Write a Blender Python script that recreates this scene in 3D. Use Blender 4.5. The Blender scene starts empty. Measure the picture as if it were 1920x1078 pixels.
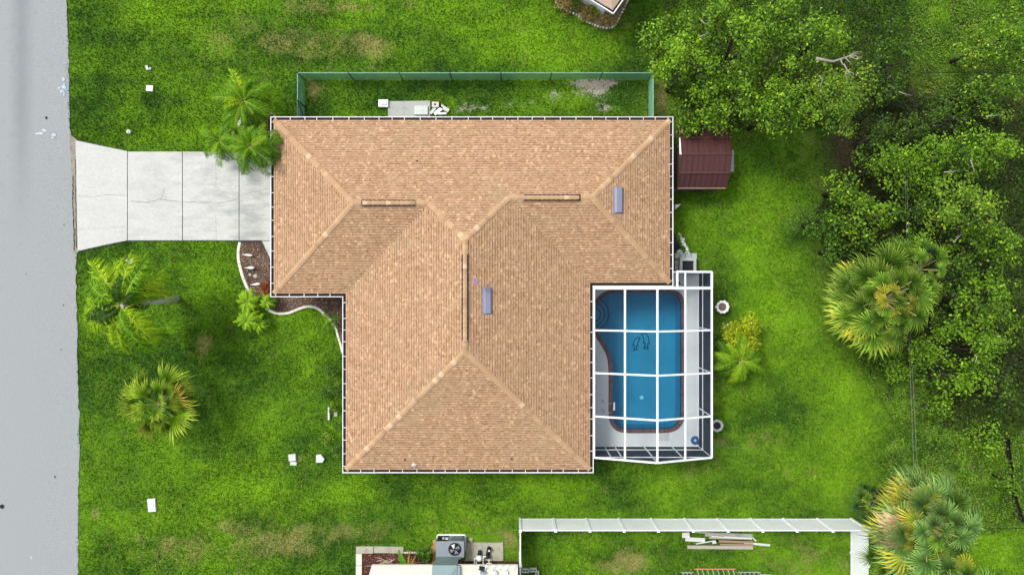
import bpy, math, random
import numpy as np
from mathutils import Vector, Matrix, Euler
from mathutils.geometry import tessellate_polygon
R = math.radians
SC = bpy.context.scene
COL = SC.collection

# ------------------------------------------------------------------ camera, world, sun, exposure
CAM_H, FPX = 37.5, 1200.0
cam = bpy.data.cameras.new('camera'); cam_o = bpy.data.objects.new('camera', cam); COL.objects.link(cam_o)
cam_o.location = (0, 0, CAM_H); cam.sensor_width = 36; cam.lens = 36 * FPX / 1920
cam.clip_start = 0.5; cam.clip_end = 2000
SC.camera = cam_o
world = bpy.data.worlds.new('World'); SC.world = world; world.use_nodes = True
wn, wl = world.node_tree.nodes, world.node_tree.links
SUN_DIR = Vector((0.47, -0.34, -0.81)).normalized()       # way the light travels
sky = wn.new('ShaderNodeTexSky'); sky.sky_type = 'NISHITA'; sky.sun_disc = False
sky.sun_elevation = math.asin(-SUN_DIR.z); sky.sun_rotation = math.atan2(-SUN_DIR.x, -SUN_DIR.y)
sky.air_density = 1.0; sky.dust_density = 3.0
hs = wn.new('ShaderNodeHueSaturation'); hs.inputs['Saturation'].default_value = 0.35
bg = wn['Background']; bg.inputs['Strength'].default_value = 0.15
wl.new(sky.outputs[0], hs.inputs['Color']); wl.new(hs.outputs[0], bg.inputs['Color'])
sun = bpy.data.lights.new('sun', 'SUN'); sun.energy = 1.5; sun.angle = R(14); sun.color = (1.0, 0.965, 0.91)
sun_o = bpy.data.objects.new('sun', sun); COL.objects.link(sun_o)
sun_o.rotation_euler = SUN_DIR.to_track_quat('-Z', 'Y').to_euler()
vs = SC.view_settings; vs.view_transform = 'Standard'; vs.look = 'None'; vs.gamma = 1.0
vs.use_curve_mapping = False; vs.exposure = 0.70
SC.render.engine = 'CYCLES'
SC.cycles.max_bounces = 6; SC.cycles.transparent_max_bounces = 16; SC.cycles.diffuse_bounces = 3

# ------------------------------------------------------------------ helpers
def W(px, py, z=0.0):
    s = (CAM_H - z) / FPX
    return ((px - 960) * s, -(py - 539) * s, z)
def W2(px, py, z=0.0):
    return W(px, py, z)[:2]
S0 = FPX / CAM_H                                            # 32 px per metre on the ground

class MB:
    def __init__(s): s.v = []; s.f = []; s.m = []
    def add(s, v, f, m=0):
        b = len(s.v); s.v += [tuple(p) for p in v]; s.f += [tuple(i + b for i in q) for q in f]; s.m += [m] * len(f); return s
    def box(s, c, d, rz=0.0, m=0, rx=0.0, ry=0.0):
        M = Euler((rx, ry, rz)).to_matrix(); c = Vector(c); v = []
        for z in (-.5, .5):
            for x, y in ((-.5, -.5), (.5, -.5), (.5, .5), (-.5, .5)):
                v.append(c + M @ Vector((x * d[0], y * d[1], z * d[2])))
        return s.add(v, [(3, 2, 1, 0), (4, 5, 6, 7), (0, 1, 5, 4), (1, 2, 6, 5), (2, 3, 7, 6), (3, 0, 4, 7)], m)
    def bar(s, a, b, w, h=None, m=0):
        a, b = Vector(a), Vector(b); h = h or w; d = (b - a).normalized()
        up = Vector((0, 0, 1)) if abs(d.z) < .95 else Vector((0, 1, 0))
        x = d.cross(up).normalized(); y = x.cross(d).normalized(); v = []
        for p in (a, b):
            for i, j in ((-.5, -.5), (.5, -.5), (.5, .5), (-.5, .5)): v.append(p + x * w * i + y * h * j)
        return s.add(v, [(0, 1, 2, 3), (7, 6, 5, 4), (4, 5, 1, 0), (5, 6, 2, 1), (6, 7, 3, 2), (7, 4, 0, 3)], m)
    def tube(s, pts, rad, n=8, m=0, cap=True):
        pts = [Vector(p) for p in pts]
        if not isinstance(rad, (list, tuple)): rad = [rad] * len(pts)
        v = []; f = []
        for i, p in enumerate(pts):
            d = (pts[min(i + 1, len(pts) - 1)] - pts[max(i - 1, 0)]).normalized()
            up = Vector((0, 0, 1)) if abs(d.z) < .9 else Vector((0, 1, 0))
            x = d.cross(up).normalized(); y = x.cross(d).normalized()
            for k in range(n):
                a = 2 * math.pi * k / n; v.append(p + (x * math.cos(a) + y * math.sin(a)) * rad[i])
        for i in range(len(pts) - 1):
            for k in range(n):
                a = i * n + k; b = i * n + (k + 1) % n; f.append((a, b, b + n, a + n))
        if cap: f += [tuple(range(n))[::-1], tuple((len(pts) - 1) * n + k for k in range(n))]
        return s.add(v, f, m)
    def lathe(s, prof, c=(0, 0, 0), n=24, m=0, wob=None, cap=True):
        v = []; f = []
        for r, z in prof:
            for k in range(n):
                a = 2 * math.pi * k / n; rr = r * (wob(k, n, r) if wob else 1)
                v.append((c[0] + rr * math.cos(a), c[1] + rr * math.sin(a), c[2] + z))
        for i in range(len(prof) - 1):
            for k in range(n):
                a = i * n + k; b = i * n + (k + 1) % n; f.append((a, b, b + n, a + n))
        if cap and prof[0][0] > 1e-6: f.append(tuple(range(n))[::-1])
        if cap and prof[-1][0] > 1e-6: f.append(tuple((len(prof) - 1) * n + k for k in range(n)))
        return s.add(v, f, m)
    def prism(s, poly, z0, z1, m=0, holes=()):
        """vertical prism over a 2-D polygon, triangulated caps"""
        loops = [list(poly)] + [list(h) for h in holes]
        flat = [p for l in loops for p in l]; n = len(flat)
        tr = tessellate_polygon([[Vector((p[0], p[1], 0)) for p in l] for l in loops])
        v = [(p[0], p[1], z1) for p in flat] + [(p[0], p[1], z0) for p in flat]; f = []
        for a, b, c in tr:
            A, B, C = flat[a], flat[b], flat[c]
            if (B[0]-A[0])*(C[1]-A[1]) - (B[1]-A[1])*(C[0]-A[0]) < 0: b, c = c, b
            f.append((a, b, c)); f.append((a + n, c + n, b + n))
        o = 0
        for l in loops:
            k = len(l)
            for i in range(k): a, b = o + i, o + (i + 1) % k; f.append((a, a + n, b + n, b))
            o += k
        return s.add(v, f, m)
    def sheet(s, poly, z, m=0):
        tr = tessellate_polygon([[Vector((p[0], p[1], 0)) for p in poly]]); f = []
        for a, b, c in tr:
            A, B, C = poly[a], poly[b], poly[c]
            if (B[0]-A[0])*(C[1]-A[1]) - (B[1]-A[1])*(C[0]-A[0]) < 0: b, c = c, b
            f.append((a, b, c))
        return s.add([(p[0], p[1], z) for p in poly], f, m)
    def mesh(s, name, mats, smooth=False):
        me = bpy.data.meshes.new(name); me.from_pydata(s.v, [], s.f)
        for m in (mats if isinstance(mats, (list, tuple)) else [mats]): me.materials.append(m)
        if any(s.m): me.polygons.foreach_set('material_index', s.m)
        if smooth: me.polygons.foreach_set('use_smooth', [True] * len(me.polygons))
        me.update(); return me
    def build(s, name, mats, parent=None, smooth=False, bevel=0):
        o = link(name, s.mesh(name, mats, smooth), parent)
        if bevel:
            b = o.modifiers.new('bevel', 'BEVEL'); b.width = bevel; b.segments = 2; b.limit_method = 'ANGLE'
        return o

def link(name, me, parent=None, loc=None, rot=None, scale=None):
    o = bpy.data.objects.new(name, me); COL.objects.link(o)
    if parent: o.parent = parent
    if loc is not None: o.location = loc
    if rot is not None: o.rotation_euler = rot
    if scale is not None: o.scale = scale
    return o
def tag(o, label=None, cat=None, group=None, kind=None):
    if label: o['label'] = label
    if cat: o['category'] = cat
    if group: o['group'] = group
    if kind: o['kind'] = kind
    return o
def thing(name, label, cat, loc=(0, 0, 0), rz=0.0, group=None):
    o = link(name, None, None, loc, (0, 0, rz)); return tag(o, label, cat, group)
def struct(o): o['kind'] = 'structure'; return o

def npmesh(name, V, F, mat, attrs=None, smooth=False):
    """V (n,3) float, F (m,k) int"""
    V = np.asarray(V, np.float32); F = np.asarray(F, np.int32); m, k = F.shape
    me = bpy.data.meshes.new(name)
    me.vertices.add(len(V)); me.vertices.foreach_set('co', V.ravel())
    me.loops.add(m * k); me.loops.foreach_set('vertex_index', F.ravel())
    me.polygons.add(m); me.polygons.foreach_set('loop_start', np.arange(0, m * k, k, dtype=np.int32))
    try: me.polygons.foreach_set('loop_total', np.full(m, k, np.int32))
    except Exception: pass
    for an, arr in (attrs or {}).items():
        a = me.attributes.new(an, 'FLOAT_COLOR', 'POINT')
        arr = np.asarray(arr, np.float32)
        if arr.shape[1] == 3: arr = np.concatenate([arr, np.ones((len(arr), 1), np.float32)], 1)
        a.data.foreach_set('color', arr.ravel())
    me.materials.append(mat)
    if smooth: me.polygons.foreach_set('use_smooth', np.ones(m, bool))
    me.update(calc_edges=True); me.validate()
    return me

_T = np.random.RandomState(7).rand(256, 256)
def vnoise(x, y, seed=0):
    x = x + seed * 17.3; y = y + seed * 9.7
    ix = np.floor(x).astype(int); iy = np.floor(y).astype(int); fx = x - ix; fy = y - iy
    fx = fx * fx * (3 - 2 * fx); fy = fy * fy * (3 - 2 * fy)
    g = lambda a, b: _T[a % 256, b % 256]
    return (g(ix, iy) * (1 - fx) + g(ix + 1, iy) * fx) * (1 - fy) + (g(ix, iy + 1) * (1 - fx) + g(ix + 1, iy + 1) * fx) * fy
def fbm(x, y, seed=0, o=4):
    t = 0; a = .5; n = 0
    for i in range(o): t = t + a * vnoise(x, y, seed + i * 3); n += a; a *= .5; x = x * 2.03; y = y * 2.03
    return t / n

# ------------------------------------------------------------------ materials
class NT:
    def __init__(s, name):
        s.mat = bpy.data.materials.new(name); s.mat.use_nodes = True
        s.n = s.mat.node_tree.nodes; s.l = s.mat.node_tree.links
        s.b = s.n['Principled BSDF']; s.out = s.n['Material Output']
    def N(s, t, **kw):
        x = s.n.new(t)
        for k, v in kw.items(): setattr(x, k, v)
        return x
    def lk(s, a, b): s.l.new(a, b)
    def val(s, inp, v):
        if hasattr(v, 'links') or isinstance(v, bpy.types.NodeSocket): s.lk(v, inp)
        else: inp.default_value = v
    def noise(s, scale, detail=4, rough=.6, vec=None, stretch=None, coord='world'):
        t = s.N('ShaderNodeTexNoise'); t.inputs['Scale'].default_value = scale; t.inputs['Detail'].default_value = detail
        t.inputs['Roughness'].default_value = rough
        if vec is None:
            if coord == 'world': vec = s.N('ShaderNodeNewGeometry').outputs['Position']
            else: vec = s.N('ShaderNodeTexCoord').outputs['Object']
        if stretch:
            mp = s.N('ShaderNodeMapping'); mp.inputs['Scale'].default_value = stretch; s.lk(vec, mp.inputs[0]); vec = mp.outputs[0]
        s.lk(vec, t.inputs['Vector']); return t.outputs['Fac']
    def math(s, op, a, b=0.0, c=None, clamp=False):
        m = s.N('ShaderNodeMath'); m.operation = op; m.use_clamp = clamp
        s.val(m.inputs[0], a); s.val(m.inputs[1], b)
        if c is not None: s.val(m.inputs[2], c)
        return m.outputs[0]
    def rng(s, v, a, b, c=0.0, d=1.0):
        m = s.N('ShaderNodeMapRange'); s.val(m.inputs[0], v)
        for i, x in enumerate((a, b, c, d)): m.inputs[i + 1].default_value = x
        return m.outputs[0]
    def mix(s, f, a, b, mode='MIX'):
        m = s.N('ShaderNodeMix'); m.data_type = 'RGBA'; m.blend_type = mode
        s.val(m.inputs[0], f)
        for i, x in ((6, a), (7, b)):
            if isinstance(x, (tuple, list)): m.inputs[i].default_value = tuple(x) + (1,) * (4 - len(x))
            else: s.lk(x, m.inputs[i])
        return m.outputs[2]
    def attr(s, name):
        a = s.N('ShaderNodeAttribute'); a.attribute_name = name
        sp = s.N('ShaderNodeSeparateColor'); s.lk(a.outputs['Color'], sp.inputs[0]); return a.outputs['Color'], sp.outputs
    def bump(s, h, strength=.5, dist=.02):
        b = s.N('ShaderNodeBump'); b.inputs['Strength'].default_value = strength; b.inputs['Distance'].default_value = dist
        s.lk(h, b.inputs['Height']); s.lk(b.outputs[0], s.b.inputs['Normal'])
    def done(s, col=None, rough=.8, spec=None, metal=None):
        if col is not None:
            if isinstance(col, (tuple, list)): s.b.inputs['Base Color'].default_value = tuple(col) + (1,) * (4 - len(col))
            else: s.lk(col, s.b.inputs['Base Color'])
        s.b.inputs['Roughness'].default_value = rough
        if spec is not None: s.b.inputs['Specular IOR Level'].default_value = spec
        if metal is not None: s.b.inputs['Metallic'].default_value = metal
        return s.mat

def simple(name, col, rough=.7, var=.25, scale=6, bump=0, spec=.3, metal=0, dirt=None, coord='world'):
    t = NT(name); n = t.noise(scale, 5, .65, coord=coord)
    c = t.mix(n, tuple(x * (1 - var) for x in col), tuple(min(1, x * (1 + var)) for x in col))
    if dirt:
        n2 = t.noise(scale * .35, 6, .7, coord=coord); c = t.mix(t.rng(n2, .5, .72, 0, dirt[1]), c, dirt[0])
    if bump: t.bump(t.noise(scale * 6, 4, .7, coord=coord), .6, bump)
    return t.done(c, rough, spec, metal)

M = {}
M['white'] = simple('white_paint', (.80, .81, .82), .45, .04, 3)
M['gutter'] = simple('white_gutter_metal', (.78, .79, .80), .4, .05, 3, dirt=((.5, .48, .42), .35))
M['vinyl'] = simple('white_vinyl', (.84, .87, .87), .4, .04, 1.5, dirt=((.55, .58, .54), .4))
M['cream'] = simple('stucco', (.62, .56, .44), .9, .08, 8, .004)
M['dark'] = simple('dark_debris', (.018, .015, .017), .95, .5, 14)
M['black'] = simple('black_plastic', (.012, .013, .015), .5, .3, 8)
M['grey'] = simple('grey_metal', (.22, .25, .28), .45, .12, 5, spec=.5)
M['duct'] = simple('grey_green_duct_metal', (.17, .24, .24), .5, .14, 4, spec=.5)
M['alu'] = simple('bare_aluminium', (.5, .53, .5), .35, .1, 8, metal=.6)
M['orange'] = simple('orange_fibreglass', (.55, .22, .12), .5, .15, 8)
M['vent'] = simple('blue_grey_vent_metal', (.205, .21, .29), .5, .12, 6, spec=.4)
M['ventp'] = simple('purple_grey_vent', (.30, .19, .25), .55, .12, 6)
M['greenrail'] = simple('green_painted_rail', (.22, .42, .30), .5, .1, 6)
M['greenpost'] = simple('dark_green_post', (.02, .06, .045), .5, .1, 6)
M['stone'] = simple('pale_stone', (.60, .57, .50), .9, .18, 9, .01, dirt=((.3, .28, .22), .6))
M['kerb'] = simple('pale_concrete_kerb', (.62, .62, .52), .9, .12, 9, .006, dirt=((.4, .4, .3), .5))
M['pad'] = simple('weathered_pad_concrete', (.36, .35, .27), .92, .14, 7, .006, dirt=((.17, .15, .10), .7))
M['slab'] = simple('grey_slab_concrete', (.36, .37, .35), .9, .12, 5, .004, dirt=((.22, .22, .21), .8))
M['slab2'] = simple('pale_slab_concrete', (.52, .55, .52), .9, .07, 5, .003, dirt=((.4, .42, .4), .5))
M['paver'] = simple('grey_paver', (.37, .40, .39), .92, .16, 14, .006)
M['deck'] = simple('pool_deck_coating', (.50, .55, .56), .8, .05, 3, .002, dirt=((.40, .44, .45), .45))
M['coping'] = simple('brown_brick_coping', (.13, .075, .075), .8, .3, 30, .003)
M['pooltile'] = simple('dark_blue_tile', (.012, .03, .09), .4, .2, 20)
M['shed'] = simple('oxblood_painted_metal', (.070, .022, .020), .5, .22, 5, spec=.4, dirt=((.05, .022, .022), .5))
M['shedw'] = simple('shed_wall_metal', (.12, .09, .07), .7, .3, 6)
M['lumber'] = simple('weathered_lumber', (.36, .32, .27), .9, .3, 12, .004)
M['lumber2'] = simple('brown_old_lumber', (.28, .19, .12), .9, .35, 14, .004)
M['lumber3'] = simple('pale_painted_lumber', (.52, .54, .48), .85, .16, 10, .003)
M['bark'] = simple('bark', (.045, .036, .026), .95, .35, 10, .02)
M['palmbark'] = simple('palm_trunk_bark', (.20, .17, .13), .95, .3, 8, .02)
M['silver'] = simple('silver_dead_wood', (.27, .24, .20), .9, .2, 12)
M['blue'] = simple('blue_hose', (.03, .13, .30), .5, .3, 20)
M['screenframe'] = simple('white_powder_coated_frame', (.70, .73, .74), .4, .03, 4)
M['redleaf'] = simple('red_foliage', (.33, .07, .02), .7, .4, 20)
M['paletrunk'] = simple('bleached_palm_trunk', (.50, .47, .42), .9, .2, 8, .01)
M['croof'] = simple('cream_membrane_roof', (.56, .55, .47), .85, .05, 3, .002, dirt=((.42, .40, .33), .4))
M['nshingle'] = simple('tan_grey_shingle', (.40, .30, .22), .95, .2, 16, .006)
M['tanmat'] = simple('tan_plywood', (.42, .26, .11), .9, .2, 9)
M['blackfab'] = simple('black_silt_fabric', (.010, .010, .012), .9, .4, 5)
M['glass'] = simple('window_glass', (.03, .04, .05), .1, .1, 3, spec=.6)

def m_asphalt():
    t = NT('old_asphalt'); g = t.N('ShaderNodeNewGeometry').outputs['Position']
    sx = t.N('ShaderNodeSeparateXYZ'); t.lk(g, sx.inputs[0])
    agg = t.noise(22, 3, .8); big = t.noise(.35, 4, .6); mid = t.noise(2.2, 5, .7)
    c = t.mix(t.rng(agg, .3, .7), (.185, .200, .203), (.350, .372, .374))
    c = t.mix(t.rng(big, .35, .65, 0, .45), c, (.265, .284, .286))
    # darker polished wheel track towards the far end of the street
    wob = t.math('ADD', sx.outputs[0], t.math('MULTIPLY', mid, .7))
    band = t.math('SUBTRACT', 1.0, t.math('ABSOLUTE', t.math('MULTIPLY', t.math('ADD', wob, 28.35), 1.25)), clamp=True)
    band = t.math('MULTIPLY', band, t.rng(sx.outputs[1], 2.5, 11, 0, .42))
    c = t.mix(band, c, (.13, .13, .14))
    st = t.math('MULTIPLY', t.rng(mid, .56, .72, 0, .35), t.rng(sx.outputs[1], -2, 3))
    c = t.mix(st, c, (.19, .19, .205))
    t.bump(agg, .5, .012); return t.done(c, .92, .2)
M['asphalt'] = m_asphalt()
def m_conc():
    t = NT('driveway_concrete'); g = t.N('ShaderNodeNewGeometry').outputs['Position']
    sx = t.N('ShaderNodeSeparateXYZ'); t.lk(g, sx.inputs[0])
    a = t.noise(.55, 5, .62, stretch=(1, 2.6, 1)); f = t.noise(9, 6, .75); mid = t.noise(1.6, 6, .7, stretch=(.7, 2.2, 1))
    c = t.mix(t.rng(f, .3, .7), (.415, .42, .395), (.52, .522, .498))
    toward = t.rng(sx.outputs[0], -24, -15, .12, .85)
    c = t.mix(t.math('MULTIPLY', t.rng(a, .46, .64, 0, 1), toward), c, (.29, .30, .285))
    c = t.mix(t.math('MULTIPLY', t.rng(mid, .54, .70, 0, .5), toward), c, (.25, .26, .25))
    c = t.mix(t.rng(mid, .42, .28, 0, .5), c, (.62, .62, .60))
    t.bump(f, .4, .006); return t.done(c, .9, .2)
M['concrete'] = m_conc()

DARKG, BRIGHTG, TAN, SAND, LITTER = (.030, .088, .009), (.165, .335, .010), (.25, .205, .072), (.42, .38, .31), (.036, .032, .016)
def m_lawn():
    t = NT('lawn_turf'); _, a = t.attr('fa'); _, b = t.attr('fb')
    n1 = t.noise(7, 5, .75); n2 = t.noise(1.6, 4, .65); n3 = t.noise(4.5, 6, .9); n4 = t.noise(14, 3, .8)
    br = t.math('ADD', a[0], t.math('MULTIPLY', t.math('SUBTRACT', n1, .5), .9), clamp=True)
    br = t.math('ADD', br, t.math('MULTIPLY', t.math('SUBTRACT', n2, .5), .45), clamp=True)
    c = t.mix(br, DARKG, BRIGHTG)
    dry = t.rng(t.math('ADD', a[1], t.math('MULTIPLY', t.math('SUBTRACT', n3, .5), 1.3)), .25, .8, 0, .9)
    c = t.mix(dry, c, t.mix(n1, (.13, .135, .035), (.34, .31, .11)))
    sand = t.rng(t.math('ADD', a[2], t.math('MULTIPLY', t.math('SUBTRACT', n3, .5), 1.5)), .50, .66)
    c = t.mix(sand, c, t.mix(n1, (.19, .17, .14), (.46, .42, .35)))
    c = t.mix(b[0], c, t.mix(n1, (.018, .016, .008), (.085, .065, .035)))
    c = t.mix(t.rng(n4, .3, .7, 0, 1), t.mix(1.0, c, (.72, .72, .72), 'MULTIPLY'), t.mix(1.0, c, (1.2, 1.2, 1.2), 'MULTIPLY'))
    t.bump(n1, .9, .06); return t.done(c, .95, .1)
M['lawn'] = m_lawn()

def m_leaf(name, trans=.35, rough=.5, spec=.25):
    """colour comes from the plant: a colour attribute written per leaf"""
    t = NT(name); c, _ = t.attr('Col'); t.done(c, rough, spec)
    tr = t.N('ShaderNodeBsdfTranslucent'); t.lk(t.mix(1.0, c, (1.15, 1.2, .6), 'MULTIPLY'), tr.inputs['Color'])
    mx = t.N('ShaderNodeMixShader'); mx.inputs[0].default_value = trans
    t.lk(t.b.outputs[0], mx.inputs[1]); t.lk(tr.outputs[0], mx.inputs[2]); t.lk(mx.outputs[0], t.out.inputs['Surface'])
    return t.mat
M['leaf'] = m_leaf('broad_leaf', .22, .5, .22); M['blade'] = m_leaf('grass_blade', .25, .8, .1); M['frond'] = m_leaf('palm_leaf', .30, .5, .15)
M['chip'] = m_leaf('loose_chip', 0.0, .95, .1)

def m_shingle():
    t = NT('laminated_shingle'); c, _ = t.attr('Col')
    n = t.noise(1.1, 5, .6); f = t.noise(40, 3, .8)
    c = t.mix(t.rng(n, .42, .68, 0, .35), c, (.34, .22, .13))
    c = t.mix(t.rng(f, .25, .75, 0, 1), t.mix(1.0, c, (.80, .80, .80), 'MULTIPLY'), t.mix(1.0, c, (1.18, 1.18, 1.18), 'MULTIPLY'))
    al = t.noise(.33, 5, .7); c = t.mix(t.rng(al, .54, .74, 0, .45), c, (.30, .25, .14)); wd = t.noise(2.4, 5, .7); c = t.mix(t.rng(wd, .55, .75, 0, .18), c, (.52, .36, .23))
    t.bump(f, .5, .004); return t.done(c, .95, .15)
M['shingle'] = m_shingle()
def m_cap():
    t = NT('ridge_cap_shingle'); oi = t.N('ShaderNodeObjectInfo').outputs['Random']
    r = t.N('ShaderNodeValToRGB'); t.lk(oi, r.inputs[0]); r.color_ramp.interpolation = 'CONSTANT'
    e = r.color_ramp.elements; e[0].position = 0; e[0].color = (.42, .27, .155, 1); e[1].position = .36; e[1].color = (.445, .29, .168, 1)
    for p, c in ((.62, (.41, .26, .14, 1)), (.74, (.34, .22, .125, 1)), (.82, (.49, .325, .185, 1)), (.91, (.58, .415, .265, 1))):
        k = e.new(p); k.color = c
    f = t.noise(30, 3, .8); c = t.mix(t.rng(f, .3, .7, .0, .25), r.outputs[0], (.3, .2, .12)); t.bump(f, .5, .004)
    return t.done(c, .95, .15)
M['cap'] = m_cap()

def m_screen(name, alpha, col):
    """insect mesh: the more slantwise one looks through it, the more of it is thread"""
    t = NT(name); t.done(col, .9, .05)
    lw = t.N('ShaderNodeNewGeometry'); d = t.N('ShaderNodeVectorMath'); d.operation = 'DOT_PRODUCT'
    t.lk(lw.outputs['Incoming'], d.inputs[0]); t.lk(lw.outputs['Normal'], d.inputs[1])
    c = t.math('MAXIMUM', t.math('ABSOLUTE', d.outputs['Value']), .05)
    op = t.math('SUBTRACT', 1.0, t.math('POWER', 1 - alpha, t.math('DIVIDE', 1.0, c)), clamp=True)
    tr = t.N('ShaderNodeBsdfTransparent'); mx = t.N('ShaderNodeMixShader'); t.lk(op, mx.inputs[0])
    t.lk(tr.outputs[0], mx.inputs[1]); t.lk(t.b.outputs[0], mx.inputs[2]); t.lk(mx.outputs[0], t.out.inputs['Surface']); return t.mat
M['screen'] = m_screen('roof_insect_screen', .07, (.05, .06, .07)); M['screenw'] = m_screen('wall_insect_screen', .48, (.040, .052, .078))
M['greenmesh'] = m_screen('green_windscreen_mesh', .26, (.19, .42, .29))

def m_water():
    t = NT('pool_water'); n = t.noise(1.3, 3, .5)
    bp = t.N('ShaderNodeBump'); bp.inputs['Strength'].default_value = .15; bp.inputs['Distance'].default_value = .05; t.lk(n, bp.inputs['Height'])
    tr = t.N('ShaderNodeBsdfTransparent'); tr.inputs[0].default_value = (.45, .80, .90, 1)
    gl = t.N('ShaderNodeBsdfGlossy'); gl.inputs['Roughness'].default_value = .05; t.lk(bp.outputs[0], gl.inputs['Normal'])
    fr = t.N('ShaderNodeFresnel'); fr.inputs[0].default_value = 1.33
    mx = t.N('ShaderNodeMixShader'); t.lk(fr.outputs[0], mx.inputs[0]); t.lk(tr.outputs[0], mx.inputs[1]); t.lk(gl.outputs[0], mx.inputs[2])
    t.lk(mx.outputs[0], t.out.inputs['Surface']); return t.mat
M['water'] = m_water()
M['plaster'] = simple('blue_pool_plaster', (.085, .32, .45), .8, .14, .8)

rnd = random.Random(11); RS = np.random.RandomState(3)

# ------------------------------------------------------------------ house footprint (eave scale)
ZE = 2.5; SE = FPX / (CAM_H - ZE); PITCH = 1 / 3.0
hp = lambda x, y: ((x - 960) / SE, -(y - 539) / SE)
HOUSE = [hp(*p) for p in ((507, 219), (507, 557), (642, 557), (642, 886.5), (1113, 886.5), (1113, 537), (1262.5, 537), (1262.5, 219))]  # CCW
def offset(poly, d):
    """inward offset of a CCW polygon"""
    n = len(poly); out = []
    for i in range(n):
        p0, p1, p2 = Vector(poly[i - 1]), Vector(poly[i]), Vector(poly[(i + 1) % n])
        a = (p1 - p0).normalized(); b = (p2 - p1).normalized(); na = Vector((-a.y, a.x)); nb = Vector((-b.y, b.x))
        k = d / (1 + na.dot(nb)); q = p1 + (na + nb) * k; out.append((q.x, q.y))
    return out
def inpoly(x, y, poly):
    c = np.zeros(np.shape(x), bool); n = len(poly)
    for i in range(n):
        x0, y0 = poly[i - 1]; x1, y1 = poly[i]
        if y0 == y1: continue
        h = ((y0 > y) != (y1 > y)) & (x < (x1 - x0) * (y - y0) / (y1 - y0) + x0); c ^= h
    return c

# ------------------------------------------------------------------ ground
ROAD_PTS = [(125, -200), (125, 0), (128, 80), (130, 160), (131, 225), (134, 258), (139, 300), (142, 380), (144, 470), (143, 520), (145, 600), (146, 700), (149, 780), (149, 860), (147, 930), (147, 1000), (147, 1078), (147, 1300)]
def road_edge(py): return np.interp(py, [p[1] for p in ROAD_PTS], [p[0] for p in ROAD_PTS])
DRIVE = [(143, 263), (240, 284), (506, 285), (520, 285), (520, 500), (506, 489), (490, 452), (449, 451), (240, 451), (147, 471)]
BED = [(449, 454), (446, 482), (452, 512), (462, 538), (472, 556), (490, 572), (506, 583), (524, 588), (545, 586), (562, 580), (580, 575), (596, 578), (612, 590), (624, 608), (632, 626), (638, 645), (660, 660), (660, 530), (530, 520), (507, 489), (490, 453)]
BED2 = [(446, 240), (452, 226), (464, 214), (480, 208), (498, 210), (520, 222), (530, 240), (530, 290), (500, 292), (470, 285)]
NBED = [(1035, -20), (1060, 12), (1082, 27), (1102, 42), (1122, 51), (1142, 55), (1154, 50), (1160, 40), (1172, 20), (1184, -20)]
SBED = [(678, 1034), (760, 1034), (873, 1050), (972, 1052), (972, 1100), (678, 1100)]
CAGEG = [(1100, 505), (1313, 505), (1313, 838), (1100, 838)]

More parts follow.
